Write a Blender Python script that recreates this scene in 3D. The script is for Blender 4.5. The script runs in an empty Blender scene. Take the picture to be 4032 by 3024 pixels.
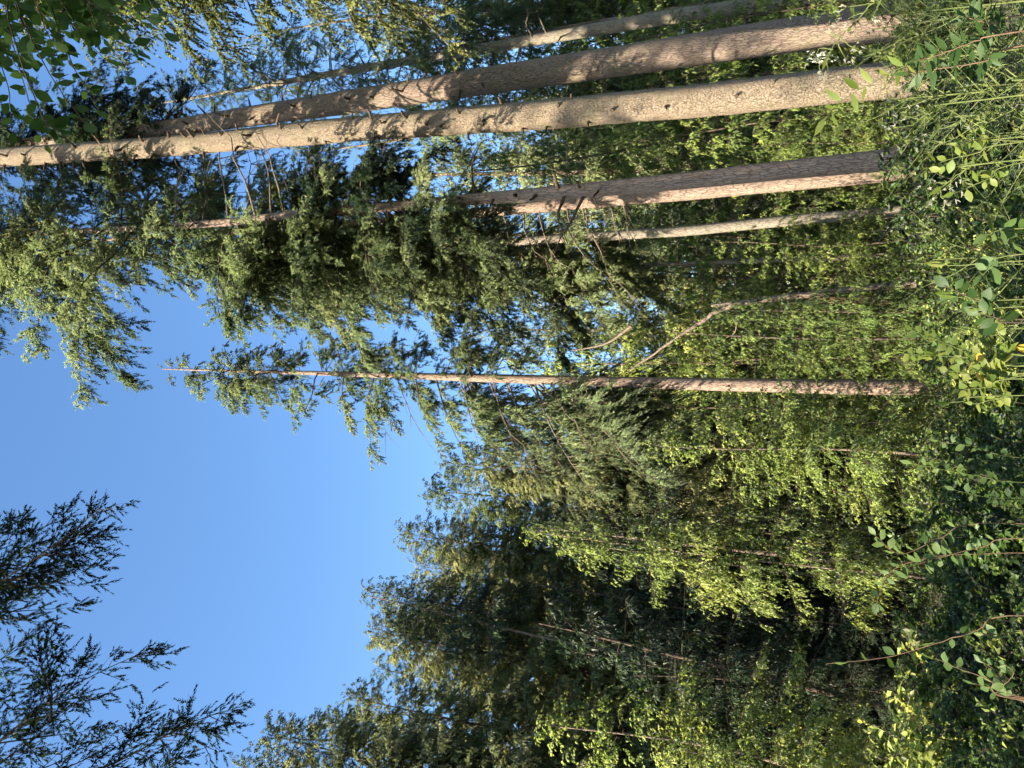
import bpy, math, random
import numpy as np
from mathutils import Vector, Matrix

S = bpy.context.scene
COL = S.collection
R = math.radians
random.seed(7)

# ------------------------------------------------------------------ camera
# The photograph was taken with the phone upright and stored lying on its side:
# world "up" points to the LEFT of the picture.
F_PX = 3028.0                       # focal length in photo pixels (4032 x 3024)
PITCH, ROLL, EYE = R(22.0), R(1.8), 1.6
d = Vector((0, math.cos(PITCH), math.sin(PITCH)))
u0 = Vector((0, -math.sin(PITCH), math.cos(PITCH)))
r0 = Vector((1, 0, 0))
rr = r0 * math.cos(ROLL) + u0 * math.sin(ROLL)      # right of the upright view
uu = u0 * math.cos(ROLL) - r0 * math.sin(ROLL)      # up of the upright view
cam_data = bpy.data.cameras.new("camera")
cam = bpy.data.objects.new("camera", cam_data)
COL.objects.link(cam)
cam_data.sensor_fit = 'HORIZONTAL'
cam_data.sensor_width = 36.0
cam_data.lens = 36.0 * F_PX / 4032.0
cam_data.clip_start, cam_data.clip_end = 0.05, 3000
X_, Y_, Z_ = -uu, rr, -d
cam.matrix_world = Matrix(((X_.x, Y_.x, Z_.x, 0), (X_.y, Y_.y, Z_.y, 0), (X_.z, Y_.z, Z_.z, EYE), (0, 0, 0, 1)))
S.camera = cam
EYEV = Vector((0, 0, EYE))

# ------------------------------------------------------------------ sky, sun, exposure
SUN_AZ, SUN_EL = R(48.0), R(29.0)    # to the left of straight behind the camera
sun_dir = Vector((-math.sin(SUN_AZ) * math.cos(SUN_EL), -math.cos(SUN_AZ) * math.cos(SUN_EL), math.sin(SUN_EL)))
W = bpy.data.worlds.new("World"); S.world = W; W.use_nodes = True
wn, wl = W.node_tree.nodes, W.node_tree.links
bg = wn["Background"]
sky = wn.new("ShaderNodeTexSky"); sky.sky_type = 'NISHITA'; sky.sun_disc = False
sky.sun_elevation = SUN_EL
sky.sun_rotation = math.atan2(sun_dir.x, sun_dir.y)
sky.air_density, sky.dust_density, sky.ozone_density = 1.0, 0.5, 2.0
bg.inputs["Strength"].default_value = 0.091
hue = wn.new("ShaderNodeHueSaturation"); hue.inputs["Saturation"].default_value = 1.15; hue.inputs["Value"].default_value = 1.0      # the clear, deep blue of the photograph's sky
wl.new(sky.outputs[0], hue.inputs["Color"]); wl.new(hue.outputs[0], bg.inputs[0])
sl = bpy.data.lights.new("sun", 'SUN'); sl.energy = 5.0; sl.angle = R(0.55); sl.color = (1.0, 0.88, 0.71)
sun = bpy.data.objects.new("sun", sl); COL.objects.link(sun)
sun.rotation_euler = sun_dir.to_track_quat('Z', 'Y').to_euler()
S.view_settings.view_transform = 'Standard'; S.view_settings.look = 'None'
S.view_settings.exposure = 2.1; S.view_settings.gamma = 1.0; S.view_settings.use_curve_mapping = False
S.cycles.max_bounces = 4; S.cycles.diffuse_bounces = 2; S.cycles.use_adaptive_sampling = True; S.cycles.adaptive_threshold = 0.03; S.cycles.glossy_bounces = 2
S.cycles.transmission_bounces = 3; S.cycles.transparent_max_bounces = 4
S.cycles.use_denoising = True

# ------------------------------------------------------------------ helpers
def ray(xi, yi):
    ux, uy = 3024.0 - yi, xi
    return d + rr * ((ux - 1512.0) / F_PX) - uu * ((uy - 2016.0) / F_PX)

def at(xi, yi, Y):
    """world point at distance Y in front of the camera, seen at photo pixel (xi, yi)"""
    v = ray(xi, yi)
    return EYEV + v * (Y / v.y)

def depth_at(p):
    return (Vector(p) - EYEV).dot(d)

def ground_z(x, y):
    base = -0.10 * min(max(y, 0), 13.0) - 0.004 * max(y - 13, 0)
    side = 0.09 * min(max(x, 0.0), 9.0) * min(max(y - 1, 0) / 8.0, 1.0)
    return base + side + 0.10 * math.sin(x * 0.7 + y * 0.31) + 0.07 * math.sin(y * 0.9 - x * 0.4)

def tag(o, label=None, cat=None, group=None, kind=None):
    if label: o["label"] = label
    if cat: o["category"] = cat
    if group: o["group"] = group
    if kind: o["kind"] = kind
    return o

def empty(name, loc=(0, 0, 0), label=None, cat=None, group=None):
    o = bpy.data.objects.new(name, None); COL.objects.link(o)
    o.location = loc; o.empty_display_size = 0.3
    return tag(o, label, cat, group)

def link(name, me, parent=None):
    o = bpy.data.objects.new(name, me); COL.objects.link(o)
    if parent is not None: o.parent = parent
    return o

def mesh(name, V, F, mats, midx=None, tint=None, smooth=False, sn=None):
    """V (n,3), F: (m,k) array of equal-sized faces or a list of such arrays"""
    Fs = F if isinstance(F, list) else [F]
    Fs = [np.asarray(f, dtype=np.int32) for f in Fs if len(f)]
    loops = np.concatenate([f.ravel() for f in Fs])
    tot = np.concatenate([np.full(len(f), f.shape[1], dtype=np.int32) for f in Fs])
    start = np.concatenate([[0], np.cumsum(tot)[:-1]]).astype(np.int32)
    me = bpy.data.meshes.new(name)
    me.vertices.add(len(V)); me.vertices.foreach_set("co", np.asarray(V, dtype=np.float32).ravel())
    me.loops.add(len(loops)); me.loops.foreach_set("vertex_index", loops)
    me.polygons.add(len(tot)); me.polygons.foreach_set("loop_start", start); me.polygons.foreach_set("loop_total", tot)
    for m in mats: me.materials.append(m)
    if midx is not None: me.polygons.foreach_set("material_index", np.asarray(midx, dtype=np.int32))
    if smooth is True: me.polygons.foreach_set("use_smooth", np.ones(len(tot), dtype=bool))
    elif smooth is not False: me.polygons.foreach_set("use_smooth", np.asarray(smooth, dtype=bool))
    if tint is not None:
        a = me.attributes.new("tint", 'FLOAT', 'POINT'); a.data.foreach_set("value", np.asarray(tint, dtype=np.float32))
    if sn is not None:
        a = me.attributes.new("clump", 'FLOAT_VECTOR', 'POINT'); a.data.foreach_set("vector", np.asarray(sn, dtype=np.float32).ravel())
    me.update(calc_edges=True)
    return me

def norm(v):
    return v / np.maximum(np.linalg.norm(v, axis=-1, keepdims=True), 1e-9)

def hash3(ix, iy, iz, s):
    n = (ix * 374761393 + iy * 668265263 + iz * 2147483647 + s * 1274126177) & 0xffffffff
    n = ((n ^ (n >> 13)) * 1274126177) & 0xffffffff
    return ((n ^ (n >> 16)) & 0xffff) / 65535.0

def vnoise(p, s=0):
    p = np.asarray(p, dtype=np.float64); i = np.floor(p).astype(np.int64); f = p - i; f = f * f * (3 - 2 * f)
    o = 0
    for a in (0, 1):
        for b in (0, 1):
            for c in (0, 1):
                w = (f[..., 0] if a else 1 - f[..., 0]) * (f[..., 1] if b else 1 - f[..., 1]) * (f[..., 2] if c else 1 - f[..., 2])
                o = o + w * hash3(i[..., 0] + a, i[..., 1] + b, i[..., 2] + c, s)
    return o

# ------------------------------------------------------------------ materials
def new_mat(name):
    m = bpy.data.materials.new(name); m.use_nodes = True
    nt = m.node_tree; nt.nodes.clear()
    out = nt.nodes.new("ShaderNodeOutputMaterial")
    return m, nt.nodes, nt.links, out

def ramp(nodes, stops):
    rp = nodes.new("ShaderNodeValToRGB"); cr = rp.color_ramp
    while len(cr.elements) < len(stops): cr.elements.new(0.5)
    for e, (p, c) in zip(cr.elements, stops):
        e.position = p; e.color = (*c, 1)
    return rp

def leaf_mat(name, stops, trans=0.35, gloss=0.03, rough=0.5, tcol=1.25, clump=True):
    m, n, l, out = new_mat(name)
    a = n.new("ShaderNodeAttribute"); a.attribute_name = "tint"
    oi = n.new("ShaderNodeObjectInfo")
    mad = n.new("ShaderNodeMath"); mad.operation = 'MULTIPLY_ADD'; mad.inputs[1].default_value = 0.22
    sub = n.new("ShaderNodeMath"); sub.operation = 'SUBTRACT'; sub.inputs[1].default_value = 0.11
    l.new(oi.outputs["Random"], mad.inputs[0]); l.new(a.outputs["Fac"], mad.inputs[2]); l.new(mad.outputs[0], sub.inputs[0])
    rp = ramp(n, stops); l.new(sub.outputs[0], rp.inputs[0])
    df = n.new("ShaderNodeBsdfDiffuse"); tr = n.new("ShaderNodeBsdfTranslucent"); gl = n.new("ShaderNodeBsdfGlossy")
    gl.inputs["Roughness"].default_value = rough
    gl.inputs["Color"].default_value = (0.6, 0.65, 0.6, 1)
    hs = n.new("ShaderNodeMix"); hs.data_type = 'RGBA'; hs.blend_type = 'MULTIPLY'; hs.inputs[0].default_value = 1.0
    hs.inputs[7].default_value = (tcol * 1.05, tcol * 1.08, tcol * 0.72, 1)
    l.new(rp.outputs[0], hs.inputs[6])
    l.new(rp.outputs[0], df.inputs[0]); l.new(hs.outputs[2], tr.inputs[0])
    if clump:      # shade a spray of needles by the way the whole spray faces
        ca = n.new("ShaderNodeAttribute"); ca.attribute_name = "clump"
        vt = n.new("ShaderNodeVectorTransform"); vt.vector_type = 'NORMAL'; vt.convert_from = 'OBJECT'; vt.convert_to = 'WORLD'
        l.new(ca.outputs["Vector"], vt.inputs[0])
        l.new(vt.outputs[0], df.inputs["Normal"])
    m1 = n.new("ShaderNodeMixShader"); m1.inputs[0].default_value = trans
    l.new(df.outputs[0], m1.inputs[1]); l.new(tr.outputs[0], m1.inputs[2])
    m2 = n.new("ShaderNodeMixShader"); m2.inputs[0].default_value = gloss
    l.new(m1.outputs[0], m2.inputs[1]); l.new(gl.outputs[0], m2.inputs[2])
    l.new(m2.outputs[0], out.inputs[0])
    return m

def bark_mat(name, dark, mid, light, scale=9.0, bump=0.5, moss=0.0, stretch=0.4, bands=0.35):
    m, n, l, out = new_mat(name)
    tc = n.new("ShaderNodeTexCoord"); mp = n.new("ShaderNodeMapping"); mp.inputs["Scale"].default_value = (1, 1, stretch)
    l.new(tc.outputs["Object"], mp.inputs[0])
    nz = n.new("ShaderNodeTexNoise"); nz.inputs["Scale"].default_value = scale * 0.6; nz.inputs["Detail"].default_value = 5
    l.new(mp.outputs[0], nz.inputs["Vector"])
    wv = n.new("ShaderNodeMix"); wv.data_type = 'VECTOR'; wv.inputs[0].default_value = 0.06
    l.new(mp.outputs[0], wv.inputs[4]); l.new(nz.outputs["Color"], wv.inputs[5])
    vo = n.new("ShaderNodeTexVoronoi"); vo.feature = 'DISTANCE_TO_EDGE'; vo.inputs["Scale"].default_value = scale
    l.new(wv.outputs[1], vo.inputs["Vector"])
    vc = n.new("ShaderNodeTexVoronoi"); vc.inputs["Scale"].default_value = scale
    l.new(wv.outputs[1], vc.inputs["Vector"])
    big = n.new("ShaderNodeTexNoise"); big.inputs["Scale"].default_value = 1.3; big.inputs["Detail"].default_value = 4
    l.new(tc.outputs["Object"], big.inputs["Vector"])
    fine = n.new("ShaderNodeTexNoise"); fine.inputs["Scale"].default_value = scale * 5; fine.inputs["Detail"].default_value = 6
    l.new(mp.outputs[0], fine.inputs["Vector"])
    crack = ramp(n, [(0.0, (0.15, 0.15, 0.15)), (0.10, (1, 1, 1))]); l.new(vo.outputs["Distance"], crack.inputs[0])
    plate = ramp(n, [(0.0, mid), (1.0, light)])
    sep = n.new("ShaderNodeSeparateColor"); l.new(vc.outputs["Color"], sep.inputs[0])
    av = n.new("ShaderNodeMath"); av.operation = 'MULTIPLY_ADD'; av.inputs[1].default_value = 0.45
    l.new(sep.outputs[0], av.inputs[0])
    b2 = n.new("ShaderNodeMath"); b2.operation = 'MULTIPLY'; b2.inputs[1].default_value = 0.9
    l.new(big.outputs["Fac"], b2.inputs[0])
    b3 = n.new("ShaderNodeMath"); b3.operation = 'MULTIPLY_ADD'; b3.inputs[1].default_value = 0.5
    l.new(fine.outputs["Fac"], b3.inputs[0]); l.new(b2.outputs[0], b3.inputs[2])
    b4 = n.new("ShaderNodeMath"); b4.operation = 'SUBTRACT'; b4.inputs[1].default_value = 0.4; l.new(b3.outputs[0], b4.inputs[0])
    l.new(b4.outputs[0], av.inputs[2]); l.new(av.outputs[0], plate.inputs[0])
    mx = n.new("ShaderNodeMix"); mx.data_type = 'RGBA'; mx.inputs[6].default_value = (*dark, 1)
    l.new(crack.outputs[0], mx.inputs[0]); l.new(plate.outputs[0], mx.inputs[7])
    colour = mx.outputs[2]
    if moss > 0:
        mn = n.new("ShaderNodeTexNoise"); mn.inputs["Scale"].default_value = 2.2; mn.inputs["Detail"].default_value = 5
        l.new(tc.outputs["Object"], mn.inputs["Vector"])
        mr = ramp(n, [(0.5, (0, 0, 0)), (0.72, (moss, moss, moss))]); l.new(mn.outputs["Fac"], mr.inputs[0])
        mm = n.new("ShaderNodeMix"); mm.data_type = 'RGBA'; mm.inputs[7].default_value = (0.13, 0.14, 0.06, 1)
        l.new(mr.outputs[0], mm.inputs[0]); l.new(colour, mm.inputs[6]); colour = mm.outputs[2]
    hgt = n.new("ShaderNodeMath"); hgt.operation = 'MULTIPLY_ADD'; hgt.inputs[1].default_value = 0.5
    l.new(fine.outputs["Fac"], hgt.inputs[0]); l.new(crack.outputs[0], hgt.inputs[2])
    bp = n.new("ShaderNodeBump"); bp.inputs["Strength"].default_value = bump; bp.inputs["Distance"].default_value = 0.03
    l.new(hgt.outputs[0], bp.inputs["Height"])
    pr = n.new("ShaderNodeBsdfPrincipled"); pr.inputs["Roughness"].default_value = 0.95
    pr.inputs["Specular IOR Level"].default_value = 0.12
    l.new(colour, pr.inputs["Base Color"]); l.new(bp.outputs[0], pr.inputs["Normal"]); l.new(pr.outputs[0], out.inputs[0])
    return m

def wood_mat(name, a, b, scale=14.0):
    m, n, l, out = new_mat(name)
    tc = n.new("ShaderNodeTexCoord"); nz = n.new("ShaderNodeTexNoise"); nz.inputs["Scale"].default_value = scale; nz.inputs["Detail"].default_value = 4
    l.new(tc.outputs["Object"], nz.inputs["Vector"])
    rp = ramp(n, [(0.35, a), (0.7, b)]); l.new(nz.outputs["Fac"], rp.inputs[0])
    pr = n.new("ShaderNodeBsdfPrincipled"); pr.inputs["Roughness"].default_value = 0.9; pr.inputs["Specular IOR Level"].default_value = 0.15
    bp = n.new("ShaderNodeBump"); bp.inputs["Strength"].default_value = 0.4; bp.inputs["Distance"].default_value = 0.01
    l.new(nz.outputs["Fac"], bp.inputs["Height"]); l.new(bp.outputs[0], pr.inputs["Normal"])
    l.new(rp.outputs[0], pr.inputs["Base Color"]); l.new(pr.outputs[0], out.inputs[0])
    return m

M = {}
M['bark_tan'] = bark_mat('bark_tan', (0.115, 0.084, 0.057), (0.185, 0.142, 0.098), (0.275, 0.222, 0.158), 36, 0.9, 0.25, 0.42)
M['bark_pink'] = bark_mat('bark_pink', (0.089, 0.063, 0.050), (0.148, 0.110, 0.085), (0.211, 0.164, 0.127), 24, 0.7, 0.35, 0.22)
M['bark_rose'] = bark_mat('bark_rose', (0.116, 0.077, 0.060), (0.203, 0.145, 0.110), (0.286, 0.216, 0.166), 26, 0.75, 0.08, 0.2)
M['bark_dark'] = bark_mat('bark_dark', (0.033, 0.025, 0.021), (0.067, 0.049, 0.038), (0.111, 0.083, 0.063), 22, 0.6, 0.4, 0.25)
M['bark_grey'] = bark_mat('bark_grey', (0.081, 0.068, 0.052), (0.152, 0.130, 0.100), (0.222, 0.196, 0.154), 20, 0.5, 0.3, 0.3)
M['twig'] = wood_mat('twig', (0.037, 0.028, 0.019), (0.081, 0.064, 0.044))
M['dead'] = wood_mat('dead', (0.089, 0.070, 0.048), (0.185, 0.148, 0.107))
M['rot'] = wood_mat('rot', (0.059, 0.030, 0.016), (0.178, 0.104, 0.059), 10)
M['stub'] = wood_mat('stub', (0.033, 0.024, 0.018), (0.104, 0.074, 0.048), 20)
M['fir'] = leaf_mat('fir', [(0.0, (0.082, 0.130, 0.054)), (0.5, (0.190, 0.239, 0.095)), (1.0, (0.333, 0.330, 0.135))], 0.25)
M['spruce'] = leaf_mat('spruce', [(0.0, (0.100, 0.138, 0.060)), (0.5, (0.245, 0.275, 0.109)), (1.0, (0.443, 0.402, 0.179))], 0.22)
M['spruce_dark_shade'] = leaf_mat('spruce_dark_shade', [(0.0, (0.015, 0.032, 0.015)), (0.5, (0.035, 0.062, 0.025)), (1.0, (0.077, 0.112, 0.038))], 0.2)  # dark needles; on the dim trees this colour stands in for shade
M['hemlock'] = leaf_mat('hemlock', [(0.0, (0.081, 0.145, 0.034)), (0.5, (0.195, 0.274, 0.056)), (1.0, (0.357, 0.400, 0.092))], 0.35)
M['beech'] = leaf_mat('beech', [(0.0, (0.124, 0.183, 0.037)), (0.5, (0.267, 0.334, 0.078)), (1.0, (0.496, 0.479, 0.136))], 0.40, 0.04)
M['birch'] = leaf_mat('birch', [(0.0, (0.059, 0.086, 0.021)), (0.5, (0.128, 0.154, 0.039)), (1.0, (0.223, 0.225, 0.061))], 0.35, 0.04)
M['shrub'] = leaf_mat('shrub', [(0.0, (0.034, 0.069, 0.015)), (0.5, (0.074, 0.127, 0.026)), (1.0, (0.149, 0.194, 0.043))], 0.35, 0.04)
M['grass'] = leaf_mat('grass', [(0.0, (0.052, 0.089, 0.014)), (0.5, (0.111, 0.156, 0.030)), (1.0, (0.223, 0.223, 0.067))], 0.4, 0.03)
M['grass_blade'] = leaf_mat('grass_blade', [(0.0, (0.047, 0.081, 0.013)), (0.5, (0.101, 0.142, 0.027)), (1.0, (0.203, 0.203, 0.061))], 0.4, 0.03, clump=False)

m, n, l, out = new_mat('forest_floor')
tc = n.new("ShaderNodeTexCoord"); nz = n.new("ShaderNodeTexNoise"); nz.inputs["Scale"].default_value = 1.4; nz.inputs["Detail"].default_value = 8
l.new(tc.outputs["Object"], nz.inputs["Vector"])
rp = ramp(n, [(0.3, (0.035, 0.03, 0.018)), (0.55, (0.06, 0.07, 0.025)), (0.8, (0.10, 0.085, 0.05))]); l.new(nz.outputs["Fac"], rp.inputs[0])
pr = n.new("ShaderNodeBsdfPrincipled"); pr.inputs["Roughness"].default_value = 1.0
bp = n.new("ShaderNodeBump"); bp.inputs["Strength"].default_value = 0.8; bp.inputs["Distance"].default_value = 0.15
l.new(nz.outputs["Fac"], bp.inputs["Height"]); l.new(bp.outputs[0], pr.inputs["Normal"])
l.new(rp.outputs[0], pr.inputs["Base Color"]); l.new(pr.outputs[0], out.inputs[0]); M['floor'] = m

# ------------------------------------------------------------------ the ground
gx = np.concatenate([[-900, -300, -120], np.linspace(-60, 60, 121), [120, 300, 900]])
gy = np.concatenate([[-900, -300, -90], np.linspace(-40, 90, 131), [150, 400, 1200]])
GV = np.array([[x, y, ground_z(x, y)] for y in gy for x in gx])
nx = len(gx)
GF = np.array([[j * nx + i, j * nx + i + 1, (j + 1) * nx + i + 1, (j + 1) * nx + i] for j in range(len(gy) - 1) for i in range(nx - 1)])
tag(link('forest_floor', mesh('forest_floor', GV, GF, [M['floor']], smooth=True)), kind='structure')

# ------------------------------------------------------------------ tubes and trunks
def tube(P, rad, sides=6, cap=True):
    """numpy tube along polyline P (k,3) with radii rad (k,) -> V, quads"""
    P = np.asarray(P, float); rad = np.asarray(rad, float); k = len(P)
    T = norm(np.gradient(P, axis=0))
    ref = np.array([0.3, 0.9, 0.1]); ref = ref if abs((T[0] * ref).sum()) < 0.9 else np.array([1.0, 0, 0])
    A = norm(np.cross(T, ref)); B = np.cross(T, A)
    th = np.linspace(0, 2 * math.pi, sides, endpoint=False)
    V = P[:, None] + rad[:, None, None] * (np.cos(th)[None, :, None] * A[:, None] + np.sin(th)[None, :, None] * B[:, None])
    V = V.reshape(-1, 3)
    i = np.arange(k - 1)[:, None] * sides; j = np.arange(sides)[None]; j2 = (j + 1) % sides
    Q = np.stack([i + j, i + j2, i + sides + j2, i + sides + j], -1).reshape(-1, 4)
    return V, Q

def smooth_line(P, n):
    """Catmull-Rom through rows of P sampled n times"""
    P = np.asarray(P, float); k = len(P)
    E = np.vstack([2 * P[0] - P[1], P, 2 * P[-1] - P[-2]])
    t = np.linspace(0, k - 1, n); i = np.minimum(t.astype(int), k - 2); f = (t - i)[:, None]
    p0, p1, p2, p3 = E[i], E[i + 1], E[i + 2], E[i + 3]
    return 0.5 * (2 * p1 + (p2 - p0) * f + (2 * p0 - 5 * p1 + 4 * p2 - p3) * f ** 2 + (3 * p1 - p0 - 3 * p2 + p3) * f ** 3)

class Axis:
    """centre line and radius of a trunk as a function of height"""
    def __init__(s, z, x, y, r): s.z, s.x, s.y, s.r = [np.asarray(a, float) for a in (z, x, y, r)]
    def pos(s, z):
        z = np.asarray(z, float)
        return np.stack([np.interp(z, s.z, s.x), np.interp(z, s.z, s.y), z], -1)
    def rad(s, z): return np.interp(z, s.z, s.r)

def trunk_from_photo(pts, Y, top_extra=0.0, top_r=None, flare=1.25):
    """pts: (xi, yi, width) from the foot up, in photo pixels, at distance Y"""
    rows = []
    for xi, yi, w in pts:
        p = at(xi, yi, Y); rows.append((p.z, p.x, p.y, 0.5 * w * depth_at(p) / F_PX))
    rows.sort()
    z, x, y, r = map(list, zip(*rows))
    gz = ground_z(x[0], Y) - 0.3
    if z[0] > gz + 0.1:
        sl = (x[1] - x[0]) / (z[1] - z[0]); x.insert(0, x[0] - sl * (z[0] - gz)); y.insert(0, Y); r.insert(0, r[0] * flare); z.insert(0, gz)
    if top_extra > 0:
        sl = (x[-1] - x[-2]) / (z[-1] - z[-2]); x.append(x[-1] + sl * top_extra); y.append(Y); r.append(top_r if top_r else r[-1] * 0.4); z.append(z[-1] + top_extra)
    return Axis(z, x, y, r)

def build_trunk(name, ax, mat, parent, origin, seed=0, sides=40, step=0.12, rough=0.05):
    n_ = max(8, int((ax.z[-1] - ax.z[0]) / step))
    z = np.linspace(ax.z[0], ax.z[-1], n_)
    C = ax.pos(z)
    # soften the corners of the polyline
    for k in (0, 1):
        ker = np.ones(9) / 9; C[:, k] = np.convolve(np.pad(C[:, k], 4, mode='edge'), ker, 'valid')
    rad = ax.rad(z)
    th = np.linspace(0, 2 * math.pi, sides, endpoint=False)
    q = np.stack([np.cos(th)[None] * 2.2 + 0 * z[:, None], np.sin(th)[None] * 2.2 + 0 * z[:, None], z[:, None] * 0.7 + 0 * th[None]], -1)
    dv = 1 + rough * 1.6 * (vnoise(q + seed * 7.3, seed) - 0.5) + rough * 1.1 * (vnoise(q * np.array([5.0, 5.0, 9.0]) + 3.1, seed + 1) - 0.5)
    foot = np.exp(-np.maximum(z - z[0] - 0.3, 0) / 0.5)
    dv = dv + 0.35 * foot[:, None] * (0.35 + 0.65 * np.sin(th * 5 + seed)[None] ** 2)
    V = np.stack([C[:, 0:1] + rad[:, None] * dv * np.cos(th)[None], C[:, 1:2] + rad[:, None] * dv * np.sin(th)[None], z[:, None] + 0 * dv], -1).reshape(-1, 3)
    i = np.arange(n_ - 1)[:, None] * sides; j = np.arange(sides)[None]; j2 = (j + 1) % sides
    Q = np.stack([i + j, i + j2, i + sides + j2, i + sides + j], -1).reshape(-1, 4)
    return link(name, mesh(name, V - np.array(origin), Q, [mat], smooth=True), parent)

# ------------------------------------------------------------------ crowns
def grow(rng, P0, az, L, e0, droop, k2=0.36, d2=7.0, d3=55.0, ang2=(45, 72), down2=0.35, droop2=0.3, l3=(0.07, 0.16), w3=0.25,
         down3=0.25, flat=0.05, s_min=0.12, r0=0.022, curl=0.15, spread3=(25, 65), tip=0.0, max2=1.6, wood2=True, min2=0.12, noise3=0.35, one=True, tert=0.0, lt=(0.12, 0.30), sn_noise=0.3):
    """Branches -> side twigs -> needle sprays or leaves. Returns V, tris, material index, tint."""
    N = len(L)
    P0 = np.asarray(P0, float); az, L, e0, droop = [np.asarray(a, float) for a in (az, L, e0, droop)]
    wob = rng.normal(0, curl, N); ph = rng.uniform(0, 6.28, N)
    H = np.stack([np.cos(az), np.sin(az), 0 * az], -1); Sd = np.stack([-np.sin(az), np.cos(az), 0 * az], -1)
    def pos(i, s):
        s_ = s[:, None]; Li = L[i][:, None]
        z = s * np.sin(e0[i]) - droop[i] * s ** 2 + tip * s ** 4
        p = P0[i] + Li * (H[i] * (s_ * np.cos(e0[i])[:, None]) + Sd[i] * (wob[i] * s ** 2 + 0.03 * np.sin(s * 7 + ph[i]))[:, None])
        p[:, 2] += L[i] * z
        return p
    Vs, Fs, Ms, Ts = [], [], [], []; nv = 0
    # primary wood: tapered four-sided tubes
    K = 8; sd = 4
    si = np.tile(np.linspace(0, 1, K), N); bi = np.repeat(np.arange(N), K)
    C = pos(bi, si).reshape(N, K, 3); T = norm(np.gradient(C, axis=1))
    A = norm(np.cross(T, np.array([0.01, 0.02, 1.0]))); B = np.cross(T, A)
    rad = (r0 * np.maximum(L, 0.3)[:, None] ** 0.8) * (1 - 0.86 * np.linspace(0, 1, K))[None]
    th = np.linspace(0, 2 * math.pi, sd, endpoint=False)
    V = C[:, :, None] + rad[:, :, None, None] * (np.cos(th)[None, None, :, None] * A[:, :, None] + np.sin(th)[None, None, :, None] * B[:, :, None])
    base = (np.arange(N)[:, None, None] * K + np.arange(K - 1)[None, :, None]) * sd
    j = np.arange(sd)[None, None]; j2 = (j + 1) % sd
    q = [base + j, base + j2, base + sd + j2, base + sd + j]
    tri = np.concatenate([np.stack([q[0], q[1], q[2]], -1).reshape(-1, 3), np.stack([q[0], q[2], q[3]], -1).reshape(-1, 3)])
    Vs.append(V.reshape(-1, 3)); Fs.append(tri); Ms.append(np.zeros(len(tri), int)); Ts.append(np.full(N * K * sd, 0.5)); nv += N * K * sd
    # secondary twigs
    n2 = np.maximum(4, (d2 * L).astype(int)); b2 = np.repeat(np.arange(N), n2); m2 = len(b2)
    s2 = s_min + (1 - s_min) * rng.uniform(0, 1, m2) ** 0.85
    p2 = pos(b2, s2); t2 = norm(pos(b2, np.minimum(s2 + 0.03, 1.03)) - pos(b2, s2 - 0.03))
    side = np.where(rng.uniform(0, 1, m2) < 0.5, -1.0, 1.0)
    sv = norm(np.cross(t2, np.array([0, 0, 1.0]))) * side[:, None]
    a2 = np.radians(rng.uniform(ang2[0], ang2[1], m2)) * (1 - 0.55 * s2 ** 4)
    dir2 = t2 * np.cos(a2)[:, None] + sv * np.sin(a2)[:, None] + rng.normal(0, 0.26, (m2, 3)); dir2[:, 2] -= down2 * rng.uniform(0.3, 1.4, m2)
    dir2 = norm(dir2)
    l2 = np.clip(L[b2] * k2 * (1.05 - 0.8 * s2) * rng.uniform(0.5, 1.25, m2), min2, max2)
    if wood2:
        A = norm(np.cross(dir2, np.array([0.2, 0.1, 1.0]))); B = np.cross(dir2, A)
        w = (0.004 + 0.006 * l2)[:, None]
        end = p2 + dir2 * l2[:, None]; end[:, 2] -= droop2 * l2
        V = np.stack([p2 + A * w, p2 - A * w, end], 1)
        tri = np.arange(m2 * 3).reshape(-1, 3) + nv
        Vs.append(V.reshape(-1, 3)); Fs.append(tri); Ms.append(np.zeros(len(tri), int)); Ts.append(np.full(m2 * 3, 0.5)); nv += m2 * 3
    mid2 = p2 + dir2 * (l2 * 0.45)[:, None]; mid2[:, 2] -= 0.12 * l2 + droop2 * l2 * 0.3; out2 = H[b2]; tw2 = np.arange(m2)
    if tert > 0:      # a third order of twiglets fanning out from the side twigs
        nt = np.maximum(2, (tert * l2).astype(int)); it = np.repeat(np.arange(m2), nt); mt = len(it)
        ut = rng.uniform(0.1, 1.0, mt)
        pt = p2[it] + dir2[it] * (l2[it] * ut)[:, None]; pt[:, 2] -= droop2 * l2[it] * ut ** 2
        tt = dir2[it].copy(); tt[:, 2] -= droop2 * 2 * ut; tt = norm(tt)
        sg = np.where(rng.uniform(0, 1, mt) < 0.5, -1.0, 1.0)
        qt = norm(np.cross(tt, np.array([0, 0, 1.0]) + rng.normal(0, 0.45, (mt, 3)))) * sg[:, None]
        at_ = np.radians(rng.uniform(30, 70, mt)) * (1 - 0.6 * ut ** 3)
        dt = tt * np.cos(at_)[:, None] + qt * np.sin(at_)[:, None] + rng.normal(0, 0.18, (mt, 3)); dt[:, 2] -= down3 * rng.uniform(0.2, 1.4, mt)
        p2, dir2, l2, b2, m2 = pt, norm(dt), rng.uniform(lt[0], lt[1], mt) * np.minimum(1.0, 0.45 + l2[it]) * (1.1 - 0.4 * ut), b2[it], mt
        droop2 = droop2 * 0.5; mid2, out2 = mid2[it], out2[it]
    # needles / leaves
    n3 = np.maximum(2, (d3 * l2).astype(int)); i3 = np.repeat(np.arange(m2), n3); m3 = len(i3)
    u = rng.uniform(0.06, 1.0, m3)
    p3 = p2[i3] + dir2[i3] * (l2[i3] * u)[:, None]; p3[:, 2] -= droop2 * l2[i3] * u ** 2
    t3 = dir2[i3].copy(); t3[:, 2] -= droop2 * 2 * u; t3 = norm(t3)
    s3 = np.where(rng.uniform(0, 1, m3) < 0.5, -1.0, 1.0)
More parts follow.
